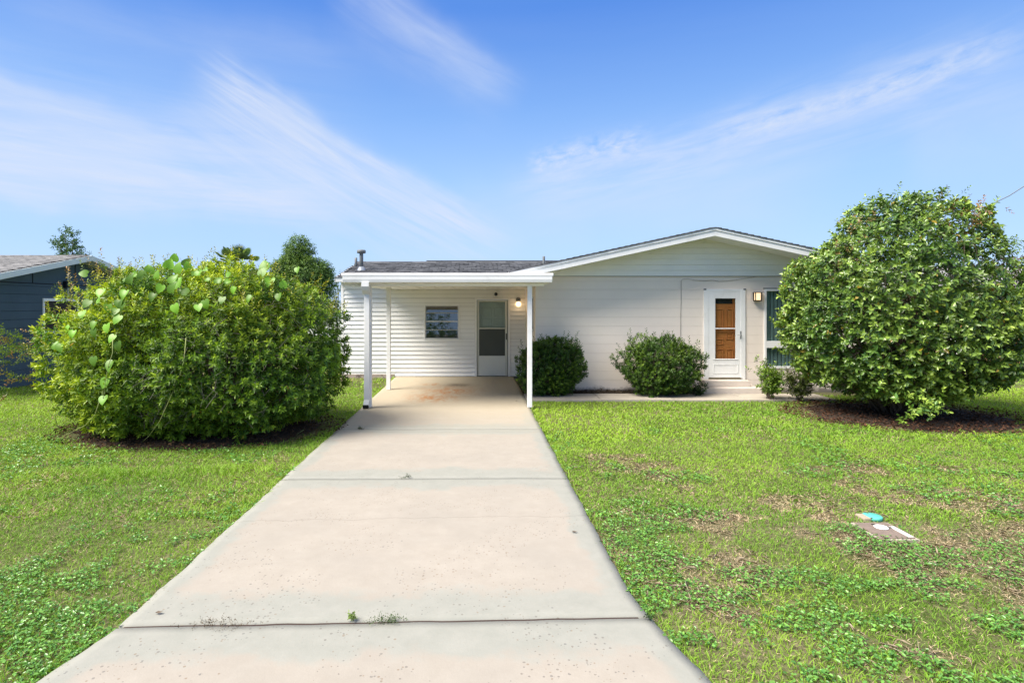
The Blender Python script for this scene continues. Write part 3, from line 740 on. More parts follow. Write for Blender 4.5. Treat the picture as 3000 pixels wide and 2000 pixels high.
hb = MB().box(hx-.018, hx+.012, YF-.034, YF-.0245, hz-.09, hz+.085).build('handle', M['steel'], fd, .008)
MB().tube([(hx-.003, YF-.035, hz), (hx-.003, YF-.075, hz), (hx-.03, YF-.085, hz), (hx-.10, YF-.08, hz+.004)], .008, 8).build('handle', M['alu'], fd)
MB().box(dx0-.004, dx1+.004, YF-.03, YF+.10, .252, dzb-.006).build('threshold', M['olive'], fd, .004)
stp = link('front_step', None, house)
MB().box(X_(1606, 12.5), 6.28, 12.43, YF-.003, -.05, .115).build('step', M['concrete_step'], stp, .012)
MB().box(ox0-.12, 6.12, 12.62, YF-.003, .117, .248).build('step', M['concrete_step'], stp, .01)

# picture window with vertical blinds
pw = link('window', None, house)
x0, x1, z0, z1 = rwh; ub = Z_(783, YF); lt = Z_(798.5, YF)
fm = frame_boxes(x0, x1, z0, z1, .052, YF-.022, YF+.06); fm.box(x0+.052, x1-.052, YF-.020, YF+.06, lt, ub)
fm.build('frame', M['trim'], pw, .003)
MB().box(x0-.02, x1+.02, YF-.034, YF-.003, z1+.001, z1+.018).build('drip_cap', M['steel'], pw)
MB().box(x0+.05, x1-.05, YF+.012, YF+.016, ub, z1-.05).build('pane', M['glass_clear'], pw)
MB().box(x0+.05, x1-.05, YF+.012, YF+.016, z0+.05, lt).build('pane', M['glass_clear'], pw)
for k in range(20):
    xx = x0+.055+k*.085; an = .35
    for (a, b, mm) in ((ub-.02, z1-.05, M['blind_pale']), (z0+.04, lt+.02, M['blind_pale'])):
        dxx, dyy = .046*math.cos(an), .046*math.sin(an)
        mb = MB(); mb.hexa([(xx-dxx, YF+.07-dyy, a), (xx+dxx, YF+.07+dyy, a), (xx+dxx, YF+.074+dyy, a), (xx-dxx, YF+.074-dyy, a), (xx-dxx, YF+.07-dyy, b), (xx+dxx, YF+.07+dyy, b), (xx+dxx, YF+.074+dyy, b), (xx-dxx, YF+.074-dyy, b)])
        mb.build('blind_slat', mm, pw)
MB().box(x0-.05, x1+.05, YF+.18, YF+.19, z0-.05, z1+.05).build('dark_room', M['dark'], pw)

# ------------------------------------------------------------ carport
cp = thing('carport', 'flat white carport roof on slim white posts over the driveway', 'carport')
CX0, CX1, CY0 = -2.43, 1.43, 10.5
cr = link('roof', None, cp)
MB().box(CX0+.02, HX0-.010, CY0+.06, YW-.03, 2.345, 2.352).box(HX0-.01, CX1-.03, CY0+.06, YF-.035, 2.345, 2.352).build('ceiling', M['vinyl'], cr)
MB().box(CX0+.02, HX0-.010, CY0+.06, E0-.015, 2.47, 2.485).build('deck', M['trim'], cr)
for k in range(9):
    xx = CX0+.3+k*.4
    MB().box(xx, xx+.02, CY0+.09, (YW-.04) if xx < HX0-.04 else YF-.04, 2.332, 2.3445).build('panel_seam', M['vinyl'], cr)
MB().prism([(CY0-.045, 2.46), (CY0-.045, 2.505), (CY0-.03, 2.515), (CY0+.06, 2.515), (CY0+.06, 2.46)], 'x', CX0-.02, CX1+.02).build('gutter_lip', M['trim'], cr, .006)
MB().prism([(CY0-.028, 2.345), (CY0-.040, 2.40), (CY0-.040, 2.459), (CY0+.05, 2.459), (CY0+.05, 2.345)], 'x', CX0, CX1).build('gutter', M['trim'], cr, .005)
MB().box(CX0, CX0+.018, CY0+.062, E0-.02, 2.34, 2.505).build('fascia', M['trim'], cr, .003)
MB().box(CX1-.018, CX1, CY0+.062, YG-.05, 2.34, 2.505).build('fascia', M['trim'], cr, .003)
MB().box(CX0+.1, CX1-.12, 10.70, 10.78, 2.285, 2.331).build('beam', M['vinyl'], cr, .003)
def post(x, y, w=.088):
    o = MB().box(x-w/2, x+w/2, y-w/2, y+w/2, .004, 2.33 if y > 12 else 2.284).build('post', M['trim'], cp, .005)
post(-1.985, 10.74); post(1.04, 10.74); post(-1.96, 12.97, .09)
ds = link('downspout', None, cp)
dsx = X_(841.5, 10.58); w2, d2 = .052, .035; dy = 10.64
MB().box(dsx-w2, dsx+w2, dy-d2, dy+d2, .12, 2.15).build('pipe', M['trim'], ds, .008)
el_ = MB(); pts = [(10.50, 2.344, .055), (10.50, 2.27, .055), (10.54, 2.20, .05), (10.64, 2.13, .045)]
for (ya, za, ra), (yb, zb, rb) in zip(pts[:-1], pts[1:]):
    el_.hexa([(dsx-.068, yb-rb, zb), (dsx+.068, yb-rb, zb), (dsx+.068, yb+rb, zb), (dsx-.068, yb+rb, zb), (dsx-.068, ya-ra, za), (dsx+.068, ya-ra, za), (dsx+.068, ya+ra, za), (dsx-.068, ya+ra, za)])
el_.build('elbow', M['trim'], ds)
MB().hexa([(dsx-w2-.012, dy-.075, .045), (dsx+w2-.012, dy-.075, .045), (dsx+w2-.012, dy+d2-.02, .045), (dsx-w2-.012, dy+d2-.02, .045), (dsx-w2, dy-d2-.002, .16), (dsx+w2, dy-d2-.002, .16), (dsx+w2, dy+d2, .16), (dsx-w2, dy+d2, .16)]).build('outlet', M['trim'], ds, .006)
MB().box(dsx-.066, dsx+.040, dy-.085, dy-.01, .006, .075).build('drain_end', M['black'], ds, .006)

# wall fittings
lp = thing('wall_lamp', 'lit bare globe bulb on a small dark fitting right of the carport door', 'lamp', 'lamps on the front walls')
lx, lz = X_((1200+1662/5.227)*.784, YW), Z_((850+145/5.227)*.784, YW)
MB().lathe((lx, YW-.08, lz), [(.062, .0), (.066, .02), (.05, .06)], 18, 'y').build('mount', M['steel'], lp, 0, True)
MB().lathe((lx, YW-.10, lz-.055), [(.03, .045), (.034, .02), (.02, .0)], 14).build('socket', M['steel'], lp, 0, True)
blb = MB().lathe((lx, YW-.10, lz-.19), [(.012, 0), (.045, .012), (.068, .045), (.072, .07), (.064, .10), (.04, .128), (.026, .14)], 20)
blb.build('bulb', emit_mat('warm_bulb', (1, .66, .34), 1.1), lp, 0, True)
pl = bpy.data.lights.new('bulb_light', 'POINT'); pl.energy = .22; pl.color = (1, .72, .42); pl.shadow_soft_size = .06
po = bpy.data.objects.new('bulb_light', pl); COL.objects.link(po); po.location = (lx, YW-.22, lz-.13); po.parent = lp
l2 = thing('wall_lamp', 'lit square black lantern with frosted glass between front door and window', 'lamp', 'lamps on the front walls')
ax0, ax1 = X_(q6(795, 0)[0], YF), X_(q6(876, 0)[0], YF); az1, az0 = Z_(q6(0, 218)[1], YF), Z_(q6(0, 322)[1], YF)
MB().box(ax0+.02, ax1-.03, YF-.03, YF-.002, az0+.02, az1-.02).build('back_plate', M['black'], l2, .004)
MB().box(ax0, ax1+.05, YF-.15, YF-.03, az1-.014, az1).build('top', M['black'], l2, .003)
MB().box(ax0+.01, ax1-.005, YF-.145, YF-.03, az0, az0+.018).build('base', M['black'], l2, .003)
for xx in (ax0+.008, ax1-.018):
    for yy in (YF-.145, YF-.045): MB().box(xx, xx+.014, yy, yy+.014, az0+.019, az1-.015).build('bar', M['black'], l2)
MB().box(ax0+.026, ax1-.028, YF-.136, YF-.052, az0+.022, az1-.018).build('lamp_glass', emit_mat('lantern_glass', (1, .62, .26), .42), l2, .006)
sc = thing('security_camera', 'small round black security camera above the carport door', 'camera')
cx_, cz_ = X_((1200+1320/5.227)*.784, YW), Z_((850+62/5.227)*.784, YW)
MB().lathe((cx_, YW-.115, cz_), [(.03, 0), (.044, .006), (.046, .05), (.036, .07)], 18, 'y').build('housing', M['black'], sc, 0, True)
MB().box(cx_-.012, cx_+.012, YW-.045, YW-.021, cz_-.02, cz_+.05).build('bracket', M['black'], sc)
MB().lathe((cx_, YW-.118, cz_), [(.018, 0), (.022, .003)], 14, 'y').build('lens', M['glass_clear'], sc)
cab = thing('cable', 'thin loose cable sagging along the block wall and down left of the front door', 'cable')
def q2(zx, zy, off=.012):
    p = P((1450+zx/2.352)*.784, (640+zy/2.352)*.784, YF-off); return p
MB().tube([q2(*v) for v in ((1279, 880), (1279, 690), (1283, 560), (1283, 428), (1295, 418), (1330, 415), (1380, 425), (1440, 430), (1495, 425), (1545, 433), (1600, 430), (1680, 420), (1790, 402))], .0045, 5).build('wire', mat('old_cable', (.33, .30, .26), .7), cab)
sw_ = MB().box(X_((1200+1782/5.227)*.784, YW)-.03, X_((1200+1782/5.227)*.784, YW)+.03, YW-.034, YW-.0265, Z_((850+690/5.227)*.784, YW), Z_((850+625/5.227)*.784, YW))
tag(sw_.build('outlet_cover', M['trim'], None, .003), 'small white cover plate on siding beside the right carport post', 'outlet cover')

# ------------------------------------------------------------ neighbour's dark blue house
nb = thing('neighbour_house', 'dark blue block house with grey shingle roof at the left edge', 'house')
NX = -10.95; RKX = -10.5; NRY, NRZ = 15.63, 3.30; nsl = .214; NY0 = 11.2; NY1 = 20.2
nzt = lambda y: NRZ-nsl*abs(y-NRY)
nw = MB().prism([(NY0+.5, -.1), (NY1-.5, -.1), (NY1-.5, nzt(NY1-.5)-.16), (NRY, NRZ-.16), (NY0+.5, nzt(NY0+.5)-.16)], 'x', NX-.2, NX-.012)
nw.box(NX-9, NX-.2, NY0+.5, NY0+.7, -.1, 2.3)
nwall = nw.build('wall', mat('blue_joint', (.02, .03, .045), .9), nb)
z = -.05; k = 0
while z < 2.44:
    zb = min(z+.2035, 2.455)
    MB().box(NX-.0115, NX, NY0+.5, NY1-.5, z+.003, zb-.004).build('block_course', M['navy'], nwall, .002); z = zb
    if zb >= 2.455: break
gb = [NY0+.9, 13.95, 15.15, 17.3, 19.2]                # painted gable boards between dark battens
gb = [11.9, 12.95, 14.1, 15.6, 17.2, 18.6, 19.6]
for a, b in zip(gb[:-1], gb[1:]):
    top = lambda y: nzt(y)-.16
    poly = [(a+.01, 2.475), (b-.01, 2.475), (b-.01, max(top(b), 2.48)), (a+.01, max(top(a), 2.48))]
    if a < NRY < b: poly = [poly[0], poly[1], poly[2], (NRY, top(NRY)), poly[3]]
    MB().prism(poly, 'x', NX-.011, NX-.002).build('gable_panel', M['navy'], nwall)
MB().box(NX-.003, NX+.012, NY0+.5, NY1-.5, 2.457, 2.474).build('batten', M['navy_line'], nwall)
for y in gb[1:-1]: MB().box(NX-.003, NX+.010, y-.008, y+.008, 2.475, nzt(y)-.17).build('batten', M['navy_line'], nwall)
nr = link('roof', None, nb)
MB().prism([(NY0, nzt(NY0)-.10), (NY0, nzt(NY0)-.03), (NRY, NRZ-.03), (NY1, nzt(NY1)-.03), (NY1, nzt(NY1)-.10), (NRY, NRZ-.10)], 'x', -21, RKX-.03).build('deck', M['felt'], nr)
M['nfascia'] = mat('pale_fascia', (.60, .66, .66), .5, None, .06, 2)
for (a, b) in ((NY0, NRY), (NRY, NY1)):
    MB().prism([(a, nzt(a)-.165), (a, nzt(a)-.022), (b, nzt(b)-.022), (b, nzt(b)-.165)], 'x', RKX-.028, RKX).build('fascia', M['nfascia'], nr, .003)
    MB().prism([(a, nzt(a)-.155), (a, nzt(a)-.145), (b, nzt(b)-.145), (b, nzt(b)-.155)], 'x', NX+.003, RKX-.03).build('soffit', M['nfascia'], nr)
nul = math.hypot(NRY-NY0, nsl*(NRY-NY0))
shingle_field(nr, (RKX-9.4, NY0-.03, nzt(NY0)-.019), (1, 0, 0), (0, 1, nsl), int(9.42/.25), int(nul/.13)+1, .13, .25, M['shingle_tan'])
nwn = link('window', None, nb)
ya, yb = NX*F/(97-VX), NX*F/(97-VX)+1.3
za, zb = 1.2, Z_(685, ya)
MB().box(NX+.001, NX+.03, ya, ya+.05, za, zb).box(NX+.001, NX+.03, yb-.05, yb, za, zb).box(NX+.001, NX+.03, ya+.05, yb-.05, zb-.07, zb).box(NX+.001, NX+.03, ya+.05, yb-.05, za, za+.05).build('frame', M['trim'], nwn)
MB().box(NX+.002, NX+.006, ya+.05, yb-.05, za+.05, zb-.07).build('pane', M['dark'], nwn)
cy = NX*F/(P(0,0,1).x*0+(568/2.904*.784)-VX)
cd = MB().tube([(NX+.03, cy, 2.05), (NX+.03, cy, nzt(cy)-.17)], .012, 6).build('conduit', M['trim'], nb)
MB().box(NX+.001, NX+.10, cy-.14, cy-.02, 2.38, 2.56).build('meter_box', M['navy_line'], nb)

# orange brick house glimpsed at the right edge, small white shed far behind
ob = thing('brick_house', 'orange tan house glimpsed behind the right side of the big camellia', 'house')
MB().box(17.0, 26, 19.0, 26, -.1, 2.5).build('wall', mat('orange_brick', (.55, .30, .12), .85, (20, .3), .15, 6), ob)
MB().prism([(18.4, 2.45), (18.4, 2.56), (22.5, 3.4), (26.6, 2.56), (26.6, 2.45)], 'x', 16.5, 26.5).build('roof', M['shingle_tan'], ob)
MB().box(16.95, 16.998, 20, 21, .2, 1.1).build('white_panel', M['trim'], ob)
MB().box(17.2, 17.3, 18.96, 18.998, .1, 2.3).build('corner_trim', M['trim'], ob)
sh = thing('shed', 'small white shed with a grey roof in the gap left of the house', 'shed')
MB().box(-8.6, -5.6, 29, 32, -.1, 1.62).build('wall', M['vinyl'], sh)
MB().prism([(28.8, 1.60), (28.8, 1.68), (30.5, 1.98), (32.2, 1.68), (32.2, 1.60)], 'x', -8.8, -5.4).build('roof', mat('grey_roof', (.22, .25, .27), .7), sh)

# ------------------------------------------------------------ shrubs and trees
def branches(base, ends, r0, r1, name, m, parent, wig=.12, n=6):
    mb = MB()
    for (b, e) in zip(base, ends):
        b, e = Vector(b), Vector(e); L = (e-b).length; pts = []
        for k in range(n):
            t = k/(n-1); q = b.lerp(e, t); q += Vector((random.gauss(0, 1), random.gauss(0, 1), random.gauss(0, .5)))*wig*L*.35*math.sin(math.pi*t)
            q.z += .10*L*math.sin(math.pi*t)*.5; pts.append(q)
        mb.tube(pts, r0*random.uniform(.7, 1.2), 5, r1)
    return mb.build(name, m, parent, 0, True)
def twigs_geo(C, D, L, r, col):
    """thin bare twigs as three-sided splinters"""
    n = len(C); ref = nrm(np.cross(D, rng.normal(size=(n, 3)))); bi = np.cross(nrm(D), ref); mid = C+D*L[:, None]*.5+rng.normal(size=(n, 3))*L[:, None]*.07
    V = []
    for q, rr in ((C, r), (mid, r*.7)):
        for k in range(3): V.append(q+(ref*math.cos(k*2.094)+bi*math.sin(k*2.094))*rr)
    V.append(C+D*L[:, None]); V = np.stack(V, 1).reshape(-1, 3); i = (np.arange(n)*7)[:, None]
    Fq = np.concatenate([i+np.array(f) for f in ((0, 1, 4, 3), (1, 2, 5, 4), (2, 0, 3, 5), (3, 4, 6, 6), (4, 5, 6, 6), (5, 3, 6, 6))])
    return V, Fq[:3*n], np.tile(col, (len(V), 1))

# --- big hedge on the left
hd = thing('hedge_shrub', 'huge rounded yellow-green hedge shrub left of the driveway', 'shrub')
HB = dict(c=(HC[0], HC[1], 1.0), rx=2.14, ry=1.50, up=1.50, dn=1.10, p=2.3)
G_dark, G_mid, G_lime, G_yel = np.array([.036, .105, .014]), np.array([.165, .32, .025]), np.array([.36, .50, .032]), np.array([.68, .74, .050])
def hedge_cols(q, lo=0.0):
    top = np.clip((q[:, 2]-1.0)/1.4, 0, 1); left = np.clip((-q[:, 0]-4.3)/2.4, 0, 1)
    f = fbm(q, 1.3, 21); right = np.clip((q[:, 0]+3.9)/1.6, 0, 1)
    t = np.clip(f*1.5+top*.45+left*.45-.46-lo-right*.28, 0, 1)[:, None]*rng.uniform(.5, 1.2, (len(q), 1))  # light from the left painted in: paler top and left, darker right
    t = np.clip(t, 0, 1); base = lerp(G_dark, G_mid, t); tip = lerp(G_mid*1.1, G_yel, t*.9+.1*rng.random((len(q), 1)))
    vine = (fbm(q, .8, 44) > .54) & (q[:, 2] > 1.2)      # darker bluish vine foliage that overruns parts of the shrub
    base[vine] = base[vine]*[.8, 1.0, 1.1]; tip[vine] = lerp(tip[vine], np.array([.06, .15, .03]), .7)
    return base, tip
parts = []
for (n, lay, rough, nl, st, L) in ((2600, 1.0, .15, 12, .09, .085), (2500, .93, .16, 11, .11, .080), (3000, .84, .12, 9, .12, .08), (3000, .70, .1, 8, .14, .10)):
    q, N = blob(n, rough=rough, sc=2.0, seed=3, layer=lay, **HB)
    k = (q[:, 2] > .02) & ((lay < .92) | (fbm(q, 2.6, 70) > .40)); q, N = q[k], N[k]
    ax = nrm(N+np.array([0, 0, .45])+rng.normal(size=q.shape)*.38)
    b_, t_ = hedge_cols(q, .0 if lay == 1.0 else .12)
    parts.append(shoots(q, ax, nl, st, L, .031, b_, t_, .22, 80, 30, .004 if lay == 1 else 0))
# sprigs that stick out above the outline
q, N = blob(420, rough=.1, sc=2.0, seed=3, layer=1.04, **HB); k = (q[:, 2] > 1.7) | (q[:, 0] < -5.8); q, N = q[k & (q[:, 2] > .9)], N[k & (q[:, 2] > .9)]
ax = nrm(N*.6+np.array([0, 0, .8])+rng.normal(size=q.shape)*.3)
parts.append(shoots(q, ax, 14, .24, .055, .024, np.tile(G_lime*.8, (len(q), 1)), np.tile(np.array([.32, .28, .03]), (len(q), 1)), .3, 75, 40))
# longer pinkish-tipped sprays high on the left shoulder and low on the far left
for (cx, cy, cz, n, sx, sy, sz, lean) in ((-6.2, 8.8, 1.9, 26, .22, .2, .22, (-.25, 0, .9)), (-5.7, 8.9, 2.35, 18, .3, .25, .12, (-.1, 0, 1)), (-7.1, 8.8, 1.30, 60, .42, .25, .13, (-1, -.1, .12)), (-6.9, 8.8, .9, 40, .28, .3, .25, (-1, -.1, .0))):
    q = np.array([cx, cy, cz])+np.clip(rng.normal(size=(n, 3)), -1.5, 1.5)*[sx, sy, sz]; ax = nrm(np.array(lean)+rng.normal(size=q.shape)*.4)
    pk = np.tile(np.array([.12, .20, .04]), (n, 1)); tp = np.where(rng.random((n, 1)) < .4, np.array([[.36, .18, .08]]), np.array([[.18, .26, .05]]))
    parts.append(shoots(q, ax, 16, .26, .05, .024, pk, tp, .25, 80, 45))
V, Fq, C = cat_geo(parts)
tag(np_mesh('foliage', V, Fq, C, M['leaf'], hd), kind='stuff')
q, N = blob(2600, rough=.15, sc=2.0, seed=3, layer=1.0, **HB); k = (q[:, 0] > -4.6) & (q[:, 2] > .3) & (fbm(q, 1.1, 77) > .47); q, N = q[k], N[k]
V, Fq, C = twigs_geo(q, nrm(N*.5+rng.normal(size=q.shape)*.6), rng.uniform(.18, .5, len(q)), .0028, np.array([.3, .3, .3]))
tag(np_mesh('twigs', V, Fq, None, M['twig'], hd), kind='stuff')
bs, es = [], []
q, N = blob(110, rough=.1, sc=2.0, seed=3, layer=.86, **HB)
for p in q:
    if p[2] < .3: continue
    bs.append((HC[0]+(p[0]-HC[0])*.45+random.gauss(0, .1), HC[1]+(p[1]-HC[1])*.3, -.05)); es.append(tuple(p))
branches(bs, es, .022, .004, 'branches', M['bark'], hd)

# --- vine with large heart-shaped leaves over the hedge
vn = thing('climbing_vine', 'climbing vine with big heart shaped leaves draped over the left hedge', 'vine')
def heart_mesh(fold, curl):
    out = [(0, 0), (.16, -.13), (.36, -.10), (.50, .10), (.50, .34), (.38, .62), (.18, .86), (0, 1.0)]
    V = [(0, 0, 0), (0, .33, 0), (0, .68, -curl*.3), (0, 1.0, -curl)]; Fc = []
    for s in (1, -1):
        i = len(V)
        for (x, y) in out[1:-1]: V.append((s*x, y, abs(x)*fold-curl*y*y*.8))
        r = [i+k for k in range(6)]
        fs = [(0, r[0], r[1]), (0, r[1], r[2], 1), (1, r[2], r[3]), (1, r[3], r[4], 2), (2, r[4], r[5]), (2, r[5], 3)]
        Fc += [f if s > 0 else tuple(reversed(f)) for f in fs]
    me = bpy.data.meshes.new('leaf'); me.from_pydata(V, [], Fc); me.materials.append(M['vine'])
    for p in me.polygons: p.use_smooth = True
    return me
hearts = [heart_mesh(.25, .15), heart_mesh(.45, .3), heart_mesh(.1, .25)]
def place_leaf(pos, size, face, down):
    """face: outward normal of the leaf, down: where its tip points"""
    f = Vector(face).normalized(); d = Vector(down); d = (d-f*d.dot(f)).normalized(); x = d.cross(f)
    mtx = Matrix((x, d, f)).transposed().to_4x4(); o = link('leaf', random.choice(hearts), vn)
    o.matrix_world = Matrix.Translation(pos) @ mtx @ Matrix.Scale(size, 4)
def hsurf(px, py, lay=1.05):
    """point of the hedge surface seen at that pixel"""
    d = Vector(((px-VX)/F, 1, -(py-VY)/F)); best = None
    c = HB['c']
    for k in range(260):
        Y = 6.9+k*.015; p = Vector((d.x*Y, Y, H+d.z*Y)); zz = p.z-c[2]; cz = HB['up'] if zz > 0 else HB['dn']
        v = (abs((p.x-c[0])/HB['rx'])**2.3+abs((p.y-c[1])/HB['ry'])**2.3+abs(zz/cz)**2.3)**(1/2.3)
        if best is None or v < best[0]: best = (v, p)
        if v < lay: return p
    return best[1]
# leaves seen clearly in the photograph: pixel, size in metres, upright or hanging
LV = [(385,615,.16,1),(400,600,.14,1),(408,625,.17,1),(425,610,.15,1),(432,618,.13,1),(360,640,.15,1),(345,628,.15,1),(330,640,.16,1),(300,650,.16,1),(455,632,.13,1),(318,655,.15,1),(290,668,.14,0),(275,690,.13,0),
      (410,660,.19,1),(396,672,.18,1),(395,650,.16,1),(372,655,.13,0),(355,675,.13,0),(285,695,.13,0),(268,710,.12,0),(275,725,.14,0),(220,740,.12,0),(245,745,.13,0),(262,770,.12,0),(270,785,.14,0),(140,790,.13,0),(130,800,.12,1),
      (260,830,.16,0),(215,820,.13,0),(245,870,.14,0),(215,755,.13,0),(160,750,.10,0),(240,910,.13,0),(610,620,.20,1),(598,632,.17,1),(622,640,.16,0),(470,690,.14,0),(400,700,.14,0),(500,650,.12,1),(540,660,.11,0),(455,700,.12,0),
      (205,690,.13,0),(235,665,.14,0),(190,715,.12,0),(250,700,.12,0),(170,760,.11,0),(650,660,.13,1),(640,675,.12,0)]
for (px, py, s, up) in LV:
    p = hsurf(px, py, 1.08); 
    if up: p = p+Vector((0, 0, .0)); place_leaf(p, s*.92, (random.uniform(-.6, .6), -1, random.uniform(-.1, .5)), (random.uniform(-.5, .5), .1, 1))
    else: place_leaf(p, s*.95, (random.uniform(-.5, .3), -1, random.uniform(.2, .9)), (random.uniform(-.5, .5), -.3, -1))
for k in range(14):
    px, py = random.gauss(400, 150), random.gauss(650, 22)
    if 110 < px < 700: place_leaf(hsurf(px, py, 1.07), random.uniform(.07, .13), (random.uniform(-.8, .5), -1, random.uniform(.1, 1.2)), (random.uniform(-.9, .9), -.3, random.uniform(-1, .5)))
for path in ([(430,775),(425,830),(415,860),(395,910),(370,965),(345,1000),(318,1022)], [(262,775),(262,810),(252,840),(245,880),(238,930)], [(232,920),(222,950),(200,975),(170,990),(148,1000)], [(700,985),(660,1010),(640,1025)], [(128,950),(135,975),(148,998)]):
    pts = [hsurf(x, y, 1.09)+Vector((0, -.03, 0)) for x, y in path]
    MB().tube(pts, .005, 6, .003).build('stem', M['vine_stem'], vn, 0, True)

# --- camellia on the right
cm = thing('camellia_shrub', 'tall rounded glossy camellia shrub in front of the right end of the house', 'shrub')
CB = dict(c=(CC[0], CC[1], 1.3), rx=1.93, ry=1.6, up=2.55, dn=1.0, p=2.1)
def lean(q): q = q.copy(); q[:, 0] += np.clip(q[:, 2]-1.3, 0, 3)*.10; return q
C_dark, C_mid, C_lt = np.array([.024, .070, .016]), np.array([.092, .195, .030]), np.array([.39, .52, .085])
parts = []
near = None
for (n, lay, rough, nl, st, L, kk) in ((2500, 1.0, .13, 8, .11, .098, 1), (2100, .92, .13, 8, .13, .098, .7), (2000, .8, .12, 8, .15, .1, .4), (1200, .62, .1, 8, .16, .11, .2)):
    q, N = blob(n, rough=rough, sc=1.25, seed=12, layer=lay, **CB); q = lean(q)
    # thinner towards the upper right, where the sky shows through
    thin = np.exp(-(((q[:, 0]-8.35)/.85)**2+((q[:, 2]-2.75)/.62)**2))
    keep = (rng.random(len(q)) > thin*.88) & (q[:, 2] > .12) & (fbm(q, 2.5, 55) > (.34 if lay > .95 else .2))
    q, N = q[keep], N[keep]
    ax = nrm(N+np.array([0, 0, .25])+rng.normal(size=q.shape)*.45)
    f = np.clip(fbm(q, 1.2, 31)*1.7-.30, 0, 1)[:, None]*rng.uniform(.45, 1.25, (len(q), 1))
    b_ = lerp(C_dark, C_mid, np.clip(f, 0, 1)); t_ = lerp(C_mid, C_lt, np.clip(f*1.15, 0, 1))
    parts.append(shoots(q, ax, nl, st, L, .054, b_, t_, .25, 82, 38, .013*kk))
q, N = blob(190, rough=.12, sc=1.25, seed=12, layer=1.04, **CB); q = lean(q); k = q[:, 2] > 1.0; q, N = q[k], N[k]
parts.append(shoots(q, nrm(N*.7+np.array([0, 0, .7])+rng.normal(size=q.shape)*.35), 9, .17, .08, .042, np.tile(C_mid, (len(q), 1)), np.tile(C_lt*.8, (len(q), 1)), .3, 80, 40))
# rusty dead sprays near the top, at the right edge and on the left shoulder; fresh lime tuft on the right
for (cx, cy, cz, n, s, c1, c2) in ((8.35, 9.6, 3.30, 26, .24, (.26, .13, .05), (.36, .2, .07)), (8.0, 9.5, 3.42, 12, .25, (.2, .13, .05), (.3, .2, .07)), (9.30, 9.7, 2.45, 40, .22, (.28, .13, .06), (.42, .22, .10)), (6.3, 10.0, 2.65, 14, .22, (.22, .13, .05), (.33, .22, .07)), (6.6, 9.7, 3.2, 14, .2, (.22, .13, .05), (.3, .22, .07)),
                                   (9.22, 10, 2.95, 34, .17, (.14, .27, .02), (.24, .38, .03)), (7.3, 9.3, 3.3, 30, .3, (.14, .24, .02), (.20, .32, .03)), (6.6, 9.4, 2.9, 24, .3, (.14, .24, .02), (.2, .3, .03))):
    q = np.array([cx, cy, cz])+np.clip(rng.normal(size=(n, 3)), -1.3, 1.3)*s
    parts.append(shoots(q, nrm(rng.normal(size=q.shape)+[0, -.4, -.2]), 10, .14, .06, .02, np.tile(c1, (n, 1)), np.tile(c2, (n, 1)), .3, 70, 30))
# a low branch that hangs in front
q = np.array([6.92, 8.95, .36])+rng.normal(size=(34, 3))*[.28, .12, .12]
parts.append(shoots(q, nrm(rng.normal(size=q.shape)+[0, -.6, .3]), 8, .12, .085, .045, np.tile(C_mid*1.2, (34, 1)), np.tile(C_lt, (34, 1)), .2, 80, 40))
V, Fq, C = cat_geo(parts)
# the 300 leaves that show largest become parts of their own
nL = len(V)//6; ctr = V.reshape(nL, 6, 3).mean(1)
fn = np.cross(V.reshape(nL, 6, 3)[:, 1]-V.reshape(nL, 6, 3)[:, 0], V.reshape(nL, 6, 3)[:, 5]-V.reshape(nL, 6, 3)[:, 0])
vd = ctr-np.array([0, 0, H]); d3 = np.linalg.norm(vd, axis=1); score = np.abs((fn*vd).sum(1))/d3**3
score[(ctr[:, 1] > 9.2)] = 0
pick = np.argsort(-score)[:300]; mask = np.ones(nL, bool); mask[pick] = False
for i in pick:
    vv = V.reshape(nL, 6, 3)[i]; me = bpy.data.meshes.new('leaf'); o0 = vv[0]
    me.from_pydata([tuple(a-o0) for a in vv], [], [(0, 1, 2, 3), (0, 3, 4, 5)]); me.materials.append(M['leaf_gloss'])
    at = me.color_attributes.new('tone', 'FLOAT_COLOR', 'POINT')
    for k in range(6): at.data[k].color = (*C[i*6], 1)
    link('leaf', me, cm, tuple(o0))
Vm = V.reshape(nL, 6, 3)[mask].reshape(-1, 3); Cm = C.reshape(nL, 6, 3)[mask].reshape(-1, 3); i = (np.arange(mask.sum())*6)[:, None]
tag(np_mesh('foliage', Vm, np.concatenate([i+np.array([0, 1, 2, 3]), i+np.array([0, 3, 4, 5])]), Cm, M['leaf_gloss'], cm), kind='stuff')
q, N = blob(150, rough=.1, sc=1.25, seed=12, layer=.88, **CB); q = lean(q); bs, es = [], []
for p in q:
    if p[2] > .35: bs.append((CC[0]+random.gauss(0, .16)+(p[0]-CC[0])*.08, CC[1]+random.gauss(0, .12), -.05)); es.append(tuple(p))
branches(bs, es, .026, .004, 'branches', M['bark'], cm, .16)
q, N = blob(900, rough=.1, sc=1.25, seed=12, layer=.9, **CB); q = lean(q); k = q[:, 2] > .6; q, N = q[k], N[k]
V, Fq, C = twigs_geo(q, nrm(N*.3+rng.normal(size=q.shape)*.6), rng.uniform(.2, .5, len(q)), .0035, np.array([.3, .3, .3]))
tag(np_mesh('twigs', V, Fq, None, M['twig'], cm), kind='stuff')
q, N = blob(14, rough=.1, sc=1, seed=1, layer=.5, **CB)
branches([(CC[0]+random.uniform(-.25, .25), CC[1]+random.uniform(-.2, .2), -.06) for _ in range(7)], [(CC[0]+random.uniform(-.9, .9), CC[1]+random.uniform(-.8, .8), random.uniform(1.2, 2.4)) for _ in range(7)], .06, .02, 'trunk', M['bark'], cm, .08)

